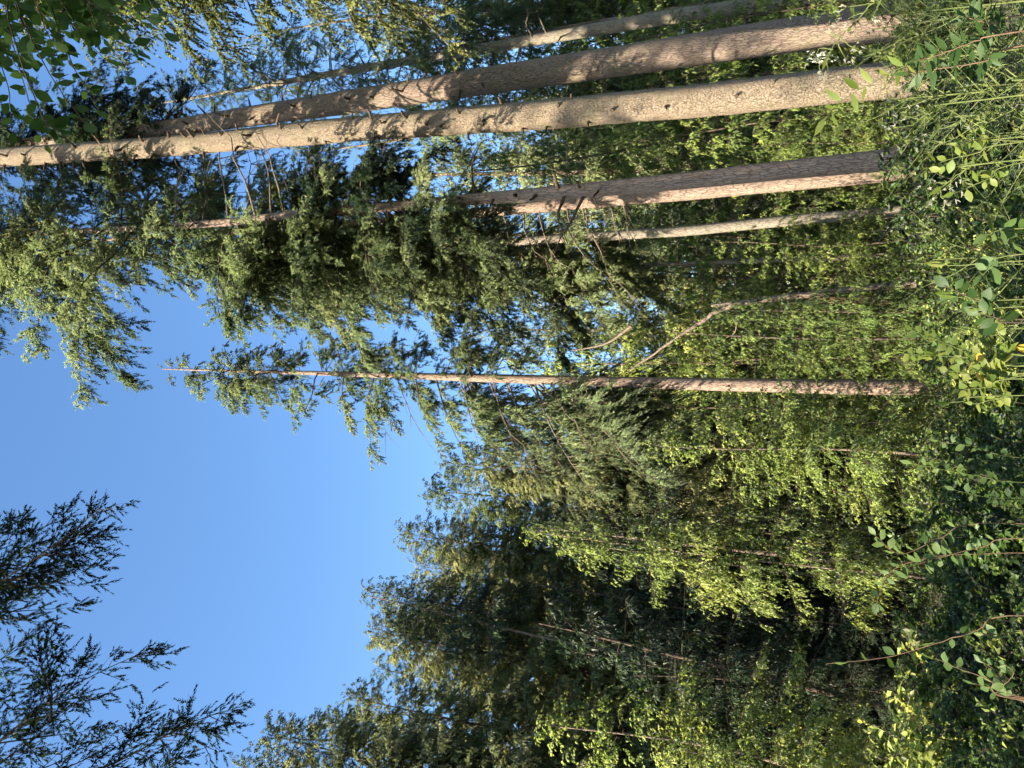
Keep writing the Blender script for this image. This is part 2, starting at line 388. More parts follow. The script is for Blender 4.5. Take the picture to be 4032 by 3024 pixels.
    up = np.array([0, 0, 1.0]) * (2.2 * flat) + rng.normal(0, 1, (m3, 3)) * (1.15 - flat)
    q3 = norm(np.cross(t3, up)) * s3[:, None]
    a3 = np.radians(rng.uniform(spread3[0], spread3[1], m3)) * (1 - 0.5 * u)
    d3v = t3 * np.cos(a3)[:, None] + q3 * np.sin(a3)[:, None] + rng.normal(0, noise3 * 0.5, (m3, 3)); d3v[:, 2] -= down3 * rng.uniform(0, 1.3, m3)
    d3v = norm(d3v)
    ll = rng.uniform(l3[0], l3[1], m3) * (1.1 - 0.35 * u); ww = ll * w3
    nn = norm(up - (up * d3v).sum(-1, keepdims=True) * d3v); cr = np.cross(d3v, nn)
    midp = p3 + d3v * (ll * 0.45)[:, None]; fold = nn * (ww * 0.25)[:, None]
    if one:      # a needle spray: one slim triangle, wide end towards the twig
        V = np.stack([p3 + d3v * (ll * 0.12)[:, None] + cr * (ww * 0.5)[:, None], p3 + d3v * ll[:, None] - np.array([0, 0, 0.12]) * ll[:, None], p3 - cr * (ww * 0.5)[:, None]], 1)
        tri = np.arange(m3 * 3).reshape(-1, 3) + nv
    else:        # a leaf: folded diamond
        V = np.stack([p3, midp + cr * (ww * 0.5)[:, None] + fold, p3 + d3v * ll[:, None] - np.array([0, 0, 0.15]) * ll[:, None], midp - cr * (ww * 0.5)[:, None] + fold], 1)
        b = np.arange(m3)[:, None] * 4
        tri = np.concatenate([b + np.array([[0, 1, 2]]), b + np.array([[0, 2, 3]])]) + nv
    sn = norm(norm(p3 + d3v * (ll * .5)[:, None] - mid2[i3]) * 0.75 + out2[i3] * 0.3 + np.array([0, 0, 0.4]) + rng.normal(0, sn_noise, (m3, 3)))
    bt = rng.normal(0.45, 0.14, N); st = rng.normal(0, 0.10, m2)
    tv = np.clip(bt[b2][i3] + st[i3] + 0.15 * (u - 0.5) + rng.normal(0, 0.10, m3), 0, 1)
    Vs.append(V.reshape(-1, 3)); Fs.append(tri); Ms.append(np.ones(len(tri), int)); Ts.append(np.repeat(tv, 3 if one else 4))
    SN = np.concatenate([np.tile(np.array([[0, 0, 1.0]]), (nv, 1)), np.repeat(sn, 3 if one else 4, axis=0)])
    return np.concatenate(Vs), np.concatenate(Fs), np.concatenate(Ms), np.concatenate(Ts), SN

def crown_mesh(name, data, wood, leaf, origin=(0, 0, 0)):
    V, Fc, Mi, Ti, Sn = data
    return mesh(name, V - np.array(origin, float), Fc, [wood, leaf], Mi, Ti, sn=Sn)

def whorls(rng, ax, z0, z1, n_, R_, shape=0.8, base_round=0.25, e_low=-12, e_top=38, droop=(0.05, 0.3), len_jit=(0.65, 1.15), az=None, bias=None, avoid=None, lmin=0.25):
    """branch starts round a trunk between heights z0 and z1"""
    t = np.sort(rng.uniform(0, 1, n_) ** 0.9); z = z0 + (z1 - z0) * t
    a = (np.arange(n_) * 2.39996 + rng.normal(0, 0.35, n_)) if az is None else np.radians(rng.uniform(az[0], az[1], n_))
    prof = (1 - t) ** shape * np.minimum(1, (t + 0.08) / max(base_round, 1e-3) * 0.5 + 0.5)
    L = R_ * prof * rng.uniform(len_jit[0], len_jit[1], n_) + lmin
    if bias is not None: L = L * (1 + bias[1] * np.cos(a - math.radians(bias[0])))
    e = np.radians(e_low + (e_top - e_low) * t ** 1.3 + rng.normal(0, 7, n_))
    dr = rng.uniform(droop[0], droop[1], n_) * (1 - 0.6 * t)
    P = ax.pos(z)
    if avoid is not None:      # few branches on one side
        da = np.abs((np.degrees(a) - avoid[0] + 180) % 360 - 180); k = (da > avoid[1]) | (rng.uniform(0, 1, n_) < 0.25)
        P, a, L, e, dr = P[k], a[k], L[k], e[k], dr[k]
    return P, a, L, e, dr

def cat(*sets):
    return [np.concatenate(x) for x in zip(*sets)]

# ---- parts seen on trunks: broken branch stubs and dead bare branches
def bent_branch(name, p, az, L, e0, droop, r, parent, origin, mat, seed, forks=0, broken=False):
    rng = np.random.default_rng(seed)
    s = np.linspace(0, 1, 7 if L > 0.6 else 4)
    P = np.stack([p[0] + L * s * math.cos(e0) * math.cos(az), p[1] + L * s * math.cos(e0) * math.sin(az), p[2] + L * (s * math.sin(e0) - droop * s * s)], -1)
    P[1:] += rng.normal(0, 0.035 * L, (len(s) - 1, 3)) * s[1:, None]
    V, Q = tube(P, r * (1 - (0.45 if broken else 0.85) * s), 6)
    Vs, Qs = [V], [Q]; k = len(V)
    for f in range(forks):
        i = rng.integers(2, len(s) - 1); a = az + rng.choice([-1, 1]) * rng.uniform(0.4, 1.0); l_ = L * rng.uniform(0.2, 0.5)
        t_ = np.linspace(0, 1, 4)
        B = P[i] + np.stack([l_ * t_ * math.cos(a), l_ * t_ * math.sin(a), l_ * (-0.25 * t_ - 0.3 * t_ ** 2)], -1)
        B[1:] += rng.normal(0, 0.04 * l_, (3, 3))
        v, q = tube(B, r * 0.4 * (1 - 0.8 * t_), 4); Vs.append(v); Qs.append(q + k); k += len(v)
    o = link(name, mesh(name, np.concatenate(Vs) - np.array(origin), np.concatenate(Qs), [mat], smooth=True), parent)
    return o

def add_stubs(parent, origin, ax, spots, seed, mat):
    """spots: (height, azimuth deg (270 = towards the camera), length)"""
    for i, (z, a, L_) in enumerate(spots):
        p = ax.pos(z); r_ = float(ax.rad(z)); a = math.radians(a)
        q = (p[0] + 0.85 * r_ * math.cos(a), p[1] + 0.85 * r_ * math.sin(a), z)
        rng = random.Random(seed * 100 + i)
        bent_branch('branch_stub' if L_ < 0.6 else 'dead_branch', q, a + rng.uniform(-.3, .3), L_ + 0.15 * r_, math.radians(rng.uniform(-20, 25)), rng.uniform(0.0, 0.4), (0.030 if L_ < .6 else 0.02) + 0.012 * L_ ** 0.5 + 0.010 * rng.random(), parent, origin, mat, seed * 100 + i, forks=0 if L_ < 1.0 else 3, broken=L_ < 0.6)

def photo_spot(ax, xi, yi, Y, L_):
    """a stub seen at photo pixel (xi, yi) on a trunk: its height and azimuth"""
    p = at(xi, yi, Y); z = p.z; c = ax.pos(z); r_ = float(ax.rad(z))
    k = max(-0.98, min(0.98, (p.x - c[0]) / r_))
    return (z, 270 + math.degrees(math.asin(k)), L_)

BOUGH = {}
CLS = [0.7, 1.2, 1.9, 2.8, 4.0, 5.4]
STYLE = {
    'fir': dict(k2=0.44, d2=11.0, tert=20.0, lt=(0.12, 0.32), d3=140.0, l3=(0.05, 0.095), w3=0.25, down2=0.25, droop2=0.35, down3=0.3, ang2=(30, 85), spread3=(30, 75), s_min=0.06, r0=0.014),
    'dense': dict(k2=0.44, d2=13.0, tert=20.0, lt=(0.10, 0.26), d3=160.0, l3=(0.05, 0.09), w3=0.25, down2=0.2, droop2=0.35, down3=0.3, ang2=(30, 85), spread3=(30, 75), s_min=0.05, r0=0.014),
    'wall': dict(k2=0.44, d2=10.0, tert=14.0, lt=(0.16, 0.38), d3=120.0, l3=(0.05, 0.10), w3=0.32, down2=0.35, droop2=0.45, down3=0.5, ang2=(30, 85), spread3=(25, 65), s_min=0.05, r0=0.010),
    'thin': dict(k2=0.42, d2=8.0, tert=17.0, lt=(0.12, 0.30), d3=125.0, l3=(0.05, 0.095), w3=0.25, down2=0.25, droop2=0.4, down3=0.3, ang2=(30, 85), spread3=(30, 75), s_min=0.14, r0=0.012),
    'droopy': dict(k2=0.42, d2=11.0, tert=19.0, lt=(0.14, 0.34), d3=130.0, l3=(0.055, 0.10), w3=0.24, down2=0.6, droop2=0.7, down3=0.8, ang2=(30, 85), spread3=(25, 60), s_min=0.12, r0=0.012),
}
def boughs(parent, origin, sets, style, wood, leaf, name='bough', droop=0.22, jit=1):
    """hang boughs (objects sharing a few meshes) where the sets of branch starts say"""
    P, a, L, e, dr = sets; rnd = random.Random(int(1000 * abs(P[0][0])) + len(L))
    for i in range(len(L)):
        c = min(range(len(CLS)), key=lambda k: abs(math.log(CLS[k] / max(L[i], .3)))); v = rnd.randrange(2 if CLS[c] > 1 else 1)
        key = (style, c, v, wood.name, leaf.name)
        if key not in BOUGH:
            rg = np.random.default_rng(c * 10 + v + len(style) * 100)
            BOUGH[key] = crown_mesh('bough', grow(rg, np.zeros((1, 3)), [0.0], [CLS[c]], [0.0], [droop], curl=0.12, **STYLE[style]), wood, leaf)
        o = link(name, BOUGH[key], parent); s = L[i] / CLS[c]
        o.matrix_basis = (Matrix.Translation(Vector(P[i]) - Vector(origin)) @ Matrix.Rotation(a[i], 4, 'Z') @ Matrix.Rotation(-(e[i] + .1), 4, 'Y') @ Matrix.Rotation(rnd.gauss(0, .3), 4, 'X') @ Matrix.Diagonal((s, s * rnd.choice([-1, 1]), s, 1)))

def tree(name, label, cat_, base, group=None):
    return empty(name, base, label, cat_, group)

def base_of(ax, Y):
    return (float(np.interp(ax.z[0] + 0.3, ax.z, ax.x)), Y, float(ax.z[0] + 0.3))
#@@HERO
# ================================================================== the tall trees in front
FIR = dict(k2=0.42, d2=9.0, d3=105.0, down2=0.3, droop2=0.4, l3=(0.07, 0.15), w3=0.30, ang2=(35, 85))

# ---- broad tan trunk, nearest on the right
Y1 = 16.0
axA = trunk_from_photo([(3640, 306, 142), (3480, 320, 139), (3295, 336, 136), (2688, 404, 122), (1951, 466, 107), (1344, 513, 92), (668, 576, 77), (0, 621, 70)], Y1, 9.0, 0.10)
bA = base_of(axA, Y1)
tA = tree('fir_tree', 'broad tan scaly trunk with sunlit bark and dark stubs, nearest of the tall trunks', 'tree', bA)
build_trunk('trunk', axA, M['bark_tan'], tA, bA, 1, 56, 0.09, 0.05)
rng = np.random.default_rng(11)
P = whorls(rng, axA, 30.0, 36.5, 34, 2.6)
boughs(tA, bA, P, 'fir', M['twig'], M['fir'])
spots = [photo_spot(axA, x, y, Y1, l_) for x, y, l_ in [
    (2630, 437, .10), (2420, 452, .12), (2325, 485, .14), (2215, 440, .10), (2160, 504, .18), (2060, 520, .12), (1990, 420, .16), (1925, 490, .30), (1850, 532, .16),
    (1830, 462, .26), (1755, 512, .22), (1700, 505, .32), (1625, 480, .30), (1545, 496, .28), (1495, 545, .24), (1487, 490, .30), (1410, 480, .14), (1290, 560, .16),
    (1215, 520, .18), (1130, 522, .14), (1105, 500, .30), (1015, 545, .26), (955, 583, .20), (955, 520, .24), (900, 545, .14), (810, 605, .28), (790, 550, .30), (760, 548, .24),
    (690, 555, .20), (625, 612, .30), (590, 568, .26), (555, 615, .24), (505, 600, .34), (500, 628, .28), (445, 625, .36), (425, 575, .30), (330, 590, .24), (330, 640, .26),
    (295, 640, .34), (245, 645, .26), (185, 645, .30), (130, 620, .30), (95, 650, .26), (65, 625, .36), (30, 652, .28), (830, 540, .16), (2260, 395, .10), (2900, 400, .08), (3050, 350, .08)]]
add_stubs(tA, bA, axA, spots, 1, M['stub'])

# ---- second thick trunk, to its right
Y2 = 19.0
axB = trunk_from_photo([(3420, 98, 140), (3295, 111, 135), (2688, 203, 118), (1951, 313, 103), (1344, 406, 88), (668, 505, 63), (120, 562, 40)], Y2, 8.0, 0.06)
bB = base_of(axB, Y2)
tB = tree('fir_tree', 'thick pinkish grey trunk with dappled shade, right of the broad tan trunk', 'tree', bB)
build_trunk('trunk', axB, M['bark_pink'], tB, bB, 2, 48, 0.10, 0.04)
rng = np.random.default_rng(12)
P = whorls(rng, axB, at(640, 505, Y2).z, axB.z[-1], 115, 2.7, 0.6, 0.02, -22, 30, (0.1, 0.35), bias=(180, 0.18))
boughs(tB, bB, P, 'dense', M['twig'], M['spruce_dark_shade'])
spots = [photo_spot(axB, x, y, Y2, l_) for x, y, l_ in [
    (1915, 345, .22), (1825, 370, .30), (1820, 315, .18), (1745, 300, .10), (1620, 330, .20), (1610, 375, .8), (1680, 310, .12), (1400, 405, .34), (1550, 335, .12), (1240, 395, .18),
    (1185, 432, .24), (1120, 400, .28), (930, 470, .9), (1000, 425, .26), (850, 440, .22), (830, 455, .34), (765, 500, .30), (780, 520, .4), (710, 465, .2), (1490, 400, .16), (1010, 478, .2), (2600, 170, .1)]]
add_stubs(tB, bB, axB, spots, 2, M['stub'])

# ---- slimmer third trunk at the right edge
Y3 = 25.0
axC = trunk_from_photo([(3300, -20, 62), (2990, 18, 58), (2688, 58, 54), (1951, 183, 39), (1344, 284, 28), (899, 362, 15), (640, 405, 6)], Y3)
bC = base_of(axC, Y3)
tC = tree('fir_tree', 'slim shade-banded trunk with bare twiggy side branches, third of the thick right-hand group', 'tree', bC)
build_trunk('trunk', axC, M['bark_grey'], tC, bC, 3, 36, 0.12, 0.03)
rng = np.random.default_rng(13)
zc0, zc1 = at(1950, 183, Y3).z, axC.z[-1]
P = whorls(rng, axC, zc0, zc1, 80, 3.3, 0.45, 0.02, -8, 35, (0.1, 0.4))
boughs(tC, bC, P, 'thin', M['twig'], M['fir'])
add_stubs(tC, bC, axC, [(z, random.uniform(150, 390), random.uniform(.7, 2.0)) for z in np.linspace(zc0 - 2.5, zc1 - 5, 26)], 3, M['dead'])
# thin sunlit stem behind it
YC2 = 29.0
axC2 = trunk_from_photo([(3200, -60, 16), (2407, 78, 16), (1921, 160, 11), (1600, 212, 8)], YC2)
bC2 = base_of(axC2, YC2)
tC2 = tree('young_fir', 'thin pale sunlit stem close behind the third right-hand trunk', 'tree', bC2)
build_trunk('trunk', axC2, M['bark_rose'], tC2, bC2, 4, 14, 0.3, 0.03)
rng = np.random.default_rng(14)
P = whorls(rng, axC2, axC2.z[-1] - 7, axC2.z[-1], 46, 2.4, 0.5, 0.02)
boughs(tC2, bC2, P, 'fir', M['twig'], M['fir'])

# ---- pair of trunks between: shaded one in front, sunlit one just behind
Y4 = 15.8
axD = trunk_from_photo([(3600, 618, 96), (3478, 632, 84), (3113, 667, 73), (2688, 713, 65), (2225, 757, 54), (1757, 793, 42), (1142, 848, 36), (875, 878, 30), (0, 930, 20)], Y4, 6.0, 0.02)
bD = base_of(axD, Y4)
tD = tree('fir_tree', 'shaded grey brown trunk in front of a sunlit one, carrying the big overhanging crown', 'tree', bD)
build_trunk('trunk', axD, M['bark_rose'], tD, bD, 5, 52, 0.07, 0.04)
rng = np.random.default_rng(15)
zd = lambda xi: at(xi, 820, Y4).z
left_low = whorls(rng, axD, zd(1800), zd(900), 34, 3.4, 0.12, 0.01, -25, 8, (0.15, 0.4), az=(105, 215))
left_top = whorls(rng, axD, zd(760), axD.z[-1], 74, 4.0, 0.5, 0.01, -6, 40, (0.1, 0.35), bias=(180, 0.25), avoid=(335, 65))
right_mid = whorls(rng, axD, zd(1540), zd(1180), 17, 1.75, 0.1, 0.01, -18, 0, (0.15, 0.35), az=(-70, 35))
front = whorls(rng, axD, zd(1780), zd(1200), 16, 1.7, 0.1, 0.01, -18, 5, (0.15, 0.35), az=(205, 300))
front_top = whorls(rng, axD, zd(840), zd(20), 20, 1.6, 0.1, 0.01, -10, 25, (0.1, 0.3), az=(200, 300))
P = cat(left_low, left_top, front, front_top)
boughs(tD, bD, P, 'fir', M['twig'], M['fir'])
boughs(tD, bD, right_mid, 'dense', M['twig'], M['spruce_dark_shade'], 'shaded_bough')  # shade painted in: darker needles than the tree's other boughs
spots = [photo_spot(axD, x, y, Y4, l_) for x, y, l_ in [(1830, 790, .3), (1870, 760, 1.2), (1880, 800, .4), (1950, 790, .3), (2040, 775, .3), (2120, 775, .26), (2205, 748, .5), (2225, 780, 1.4), (2290, 745, .3), (2300, 778, 1.6), (2360, 760, 1.0)]]
add_stubs(tD, bD, axD, spots, 5, M['stub'])
for i, (xi, L_, az_) in enumerate([(800, 3.0, 20), (900, 3.4, 5), (960, 2.6, 30), (1010, 3.0, 350), (1070, 2.8, 12), (1120, 2.4, 0), (760, 3.2, 40), (680, 2.8, 25)]):
    z = zd(xi); p = axD.pos(z)
    bent_branch('dead_branch', p, math.radians(az_), L_, R(10), -0.25, 0.035, tD, bD, M['dead'], 500 + i, forks=3)

Y5 = 20.5
axE = trunk_from_photo([(3600, 668, 70), (3417, 691, 64), (2688, 760, 60), (2225, 803, 50), (1739, 853, 34), (1100, 900, 24), (500, 940, 12), (300, 952, 6)], Y5)
bE = base_of(axE, Y5)
tE = tree('fir_tree', 'sunlit pink trunk directly behind the shaded one, with thin bare branches', 'tree', bE)
build_trunk('trunk', axE, M['bark_rose'], tE, bE, 6, 44, 0.09, 0.04)
rng = np.random.default_rng(16)
ze = lambda xi: at(xi, 850, Y5).z
P = cat(whorls(rng, axE, ze(1750), ze(1000), 30, 2.7, 0.1, 0.01, -22, 5, (0.15, 0.4), az=(100, 210)), whorls(rng, axE, ze(1300), axE.z[-1], 52, 3.0, 0.6, 0.02, -15, 35))
boughs(tE, bE, P, 'fir', M['twig'], M['fir'])
for i, (xi, L_, az_, dr) in enumerate([(2230, 2.4, 200, .45), (2290, 2.7, 185, .5), (2300, 1.0, 190, .2), (2400, .9, 180, .15), (2450, .8, 185, .1), (2460, 1.2, 200, .1), (2120, 2.2, 195, .5), (2060, 2.0, 205, .45), (1980, 1.8, 180, .4)]):
    z = ze(xi); p = axE.pos(z)
    bent_branch('dead_branch', p, math.radians(az_), L_ + .3, R(-8), dr, 0.026, tE, bE, M['dead'], 600 + i, forks=2)

Y6 = 21.0
axF = trunk_from_photo([(3520, 834, 48), (3478, 838, 47), (3113, 867, 43), (2688, 911, 40), (2200, 940, 34), (1805, 968, 28), (1300, 1000, 20), (700, 1030, 8)], Y6)
bF = base_of(axF, Y6)
tF = tree('fir_tree', 'slim grey trunk with shadow bands, left of the pink sunlit trunk', 'tree', bF)
build_trunk('trunk', axF, M['bark_grey'], tF, bF, 7, 36, 0.12, 0.03)
rng = np.random.default_rng(17)
zf = lambda xi: at(xi, 950, Y6).z
P = cat(whorls(rng, axF, zf(2350), zf(1300), 46, 3.0, 0.12, 0.02, -24, 0, (0.15, 0.4), az=(95, 215)), whorls(rng, axF, zf(1800), axF.z[-1], 60, 2.5, 0.55, 0.02, -15, 35, bias=(190, 0.15)))
boughs(tF, bF, P, 'fir', M['twig'], M['fir'])
for i, (xi, L_, az_) in enumerate([(1500, 2.6, 210), (1560, 2.4, 190), (1620, 2.8, 225), (1820, 2.0, 200), (1900, 2.2, 180), (2000, 2.4, 215)]):
    z = zf(xi); p = axF.pos(z)
    bent_branch('dead_branch', p, math.radians(az_), L_, R(-15), .4, 0.022, tF, bF, M['dead'], 700 + i, forks=5)

# ---- the lone tall tree in the middle
Y0 = 20.0
axM = trunk_from_photo([(3780, 1527, 62), (3295, 1523, 58), (2688, 1511, 47), (1951, 1490, 33), (1344, 1472, 19), (900, 1460, 10), (640, 1453, 4)], Y0)
bM = base_of(axM, Y0)
tM = tree('fir_tree', 'tall slender pink trunk standing alone in the middle with thin see-through crown', 'tree', bM)
build_trunk('trunk', axM, M['bark_rose'], tM, bM, 8, 44, 0.09, 0.035)
rng = np.random.default_rng(18)
zm = lambda xi: at(xi, 1490, Y0).z
up = whorls(rng, axM, zm(1850), axM.z[-1] - .1, 100, 1.75, 0.42, 0.02, -12, 40, (0.1, 0.35), bias=(175, 0.3), avoid=(235, 55))
mid_l = whorls(rng, axM, zm(2300), zm(1800), 22, 3.2, 0.1, 0.01, -38, -15, (0.15, 0.35), az=(120, 195))
mid_r = whorls(rng, axM, zm(2050), zm(1750), 9, 1.6, 0.1, 0.01, -20, 5, (0.1, 0.3), az=(-60, 60))
low_l = whorls(rng, axM, zm(2560), zm(2250), 10, 2.0, 0.1, 0.01, -35, -20, (0.15, 0.35), az=(130, 195))
SP = {**FIR, 'd3': 85.0, 'd2': 9.0}
boughs(tM, bM, cat(up, mid_r), 'fir', M['twig'], M['fir'])
boughs(tM, bM, cat(mid_l, low_l), 'droopy', M['dead'], M['fir'], 'drooping_bough')
for i, (xi, L_, az_) in enumerate([(1940, 3.0, 200), (1990, 2.8, 185), (1450, 2.2, 200), (1560, 2.4, 180), (2180, 2.2, 210), (2230, 1.6, 190), (2300, 1.2, 200), (2400, 1.0, 190), (2440, 1.1, 205), (1280, 1.2, 10), (2500, .8, 260), (2640, .5, 250), (2380, .5, 20)]):
    z = zm(xi); p = axM.pos(z)
    bent_branch('dead_branch', p, math.radians(az_), L_, R(-18), .35, 0.02, tM, bM, M['dead'], 800 + i, forks=5 if L_ > 1.1 else 0)

# ---- birch hanging in from the right edge
Yb = 15.0
bx = at(600, -330, Yb).x
axR = Axis([ground_z(bx, Yb) - .3, 10, 23], [bx + 1.0, bx + .6, bx], [Yb] * 3, [0.20, 0.14, 0.02])
bR = base_of(axR, Yb)
tR = tree('birch_tree', 'loose olive birch crown with tiny leaves hanging in at the right edge', 'tree', bR)
build_trunk('trunk', axR, M['bark_grey'], tR, bR, 9, 24, 0.2, 0.03)
rng = np.random.default_rng(19)
P = cat(whorls(rng, axR, at(1500, 0, Yb).z, at(150, 0, Yb).z, 115, 4.3, 0.15, 0.02, 5, 45, (0.2, 0.6), az=(125, 235)), whorls(rng, axR, 9, 23, 30, 3.0, 0.5, 0.02, 10, 50, (0.2, 0.5)))
link('crown', crown_mesh('crown', grow(rng, *P, k2=0.32, d2=10, d3=62, l3=(0.05, 0.085), w3=0.9, down2=0.35, droop2=0.4, down3=0.5, flat=0.2, s_min=0.2, r0=0.014, noise3=0.9), M['twig'], M['birch'], bR), tR)

# ---- broken snag with leaning top
Ys = 19.0
axS = trunk_from_photo([(3580, 1121, 28), (3420, 1133, 27), (3077, 1172, 23), (2860, 1199, 19), (2800, 1205, 9)], Ys, flare=1.1)
bS = base_of(axS, Ys)
tS = tree('dead_snag', 'pale broken dead trunk with its snapped top leaning to the left', 'dead tree', bS)
build_trunk('trunk', axS, M['bark_pink'], tS, bS, 10, 24, 0.1, 0.09)
pts = [at(2990, 1186, Ys - .15), at(2900, 1196, Ys - .1), at(2835, 1222, Ys), at(2760, 1268, Ys + .2), at(2688, 1312, Ys + .3), at(2570, 1398, Ys + .6), at(2474, 1462, Ys + .9)]
Pl = smooth_line([tuple(p) for p in pts], 24); Pl[:, 2] += np.random.default_rng(3).normal(0, 0.02, 24)
V, Q = tube(Pl, np.linspace(0.065, 0.022, 24) * (1 + np.random.default_rng(4).normal(0, .08, 24)), 9)
link('snapped_top', mesh('snapped_top', V - np.array(bS), Q, [M['bark_pink']], smooth=True), tS)
rng = random.Random(5)
for i in range(9):    # splintered heartwood standing beside the trunk
    p0 = at(3545 - rng.uniform(0, 40), 1188 + rng.uniform(-14, 12), Ys - .15); p1 = at(3130 + rng.uniform(0, 260), 1180 + rng.uniform(-9, 9), Ys - .1)
    q = smooth_line([tuple(p0), tuple((p0 + p1) / 2 + Vector((rng.uniform(-.04, .04), 0, 0))), tuple(p1)], 8)
    V, Q = tube(q, np.linspace(0.045, 0.008, 8), 5)
    link('splinter', mesh('splinter', V - np.array(bS), Q, [M['rot']]), tS)
for i, (x0, y0, x1, y1) in enumerate([(2486, 1284, 2255, 1381), (2900, 1240, 2860, 1330), (2960, 1250, 2990, 1330)]):
    q = smooth_line([tuple(at(x0, y0, Ys)), tuple(at((x0 + x1) / 2 + 15, (y0 + y1) / 2 + 20, Ys + .2)), tuple(at(x1, y1, Ys + .4))], 10)
    V, Q = tube(q, np.linspace(0.05, 0.015, 10) * (1 if i == 0 else .4), 6)
    if i: link('dead_branch', mesh('dead_branch', V - np.array(bS), Q, [M['dead']], smooth=True), tS)
    else:
        o = link('fallen_branch', mesh('fallen_branch', V - q[0], Q, [M['dead']], smooth=True)); o.location = q[0]
        tag(o, 'bare dead branch caught slanting in the foliage above the broken snag', 'branch')

# second short pale stem, right of the snag
Yq = 24.0
axQ = trunk_from_photo([(3390, 1010, 26), (2990, 1026, 22), (2755, 1037, 18), (2500, 1046, 12), (2350, 1050, 5)], Yq)
bQ = base_of(axQ, Yq)
tQ = tree('dead_tree', 'pale thin upright stem in the gloom right of the broken snag', 'dead tree', bQ)
build_trunk('trunk', axQ, M['bark_grey'], tQ, bQ, 11, 16, 0.2, 0.06)
add_stubs(tQ, bQ, axQ, [(z, random.uniform(180, 360), random.uniform(.5, 1.2)) for z in np.linspace(4, 9, 9)], 11, M['dead'])
#@@MID
# ================================================================== prototype meshes shared by the woods
def straight(H, r): return Axis([-0.4, 0.0, H * 0.5, H], [0, 0, 0, 0], [0, 0, 0, 0], [r * 1.2, r, r * 0.6, 0.015])

PROTO = {}
def proto(key, H, r, bark, wood, leaf, seed, z0, n_, R_, wh, gr, sides=12):
    rng = np.random.default_rng(seed); ax = straight(H, r)
    wob = rng.normal(0, 0.06, 4); ax.x = np.array([0, 0, wob[0] * 2, wob[1] * 3]); ax.y = np.array([0, 0, wob[2] * 2, wob[3] * 3])
    n2 = int(H / 0.35); z = np.linspace(-0.4, H, n2); C = ax.pos(z)
    C[:, 0] += .012 * H * np.sin(z * 5.5 / H + seed); C[:, 1] += .012 * H * np.sin(z * 4.3 / H + 2 * seed)
    V, Q = tube(C, ax.rad(z), sides)
    tm = mesh(key + '_trunk', V, Q, [bark], smooth=True)
    P = whorls(rng, ax, z0, H - 0.05, n_, R_, **wh)
    cm = crown_mesh(key + '_crown', grow(rng, *P, **gr), wood, leaf)
    PROTO[key] = (H, tm, cm)

DENSE = dict(k2=0.42, d2=9.0, tert=11.0, lt=(0.18, 0.42), d3=30.0, l3=(0.10, 0.18), w3=0.28, down2=0.35, droop2=0.4, down3=0.5, ang2=(30, 85), spread3=(25, 65), s_min=0.05, r0=0.009)
for k in range(4):
    proto('spruce%d' % k, 25.0, 0.22, M['bark_dark'] if k % 2 else M['bark_pink'], M['twig'], M['spruce'], 30 + k, 3.0 + k * .8, 270, [2.5, 2.9, 2.3, 3.1][k],
          dict(shape=0.65, base_round=0.2, e_low=-22, e_top=42, droop=(0.1, 0.4), lmin=0.42), DENSE)
for k in range(3):
    proto('hemlock%d' % k, 9.0, 0.045, M['bark_dark'], M['twig'], M['hemlock'], 40 + k, 0.6, 95, [1.9, 2.3, 1.6][k],
          dict(shape=0.7, base_round=0.15, e_low=-10, e_top=40, droop=(0.15, 0.5)), dict(k2=0.40, d2=13.0, tert=13, lt=(.10, .26), d3=70.0, down2=0.4, droop2=0.5, l3=(0.05, 0.09), w3=0.38, down3=0.6, r0=0.005))
for k in range(3):
    proto('beech%d' % k, 11.0, 0.055, M['bark_pink'], M['twig'], M['beech'], 50 + k, 1.2, 85, [2.6, 3.0, 2.4][k],
          dict(shape=0.5, base_round=0.2, e_low=-5, e_top=55, droop=(0.15, 0.5)), dict(k2=0.42, d2=12, tert=9.0, lt=(.15, .4), d3=30.0, one=False, down2=0.25, droop2=0.4, l3=(0.06, 0.10), w3=0.62, down3=0.35, r0=0.006, flat=0.3, noise3=0.6))
proto('thin_fir', 22.0, 0.16, M['bark_pink'], M['twig'], M['fir'], 60, 7.0, 110, 2.6, dict(shape=0.7, base_round=0.2, e_low=-15, e_top=40, droop=(0.1, 0.35)), DENSE)

def place(key, name, label, x, y, H=None, xy=1.0, rot=None, group=None, cat_='tree', lean=(0, 0), leaf=None):
    H0, tm, cm = PROTO[key]; s = (H / H0) if H else 1.0
    t = empty(name, (x, y, ground_z(x, y)), label, cat_, group)
    t.scale = (s * xy, s * xy, s); t.rotation_euler = (lean[0], lean[1], random.uniform(0, 6.28) if rot is None else rot)
    link('trunk', tm, t); c = link('crown', cm, t)
    if leaf: c.material_slots[1].link = 'OBJECT'; c.material_slots[1].material = leaf
    return t

def place_top(key, name, label, xi, yi, Y, xy=1.0, group=None, rot=None, leaf=None):
    """a tree whose tip is seen at photo pixel (xi, yi)"""
    p = at(xi, yi, Y)
    return place(key, name, label, p.x, Y, p.z - ground_z(p.x, Y), xy, rot, group, leaf=leaf)

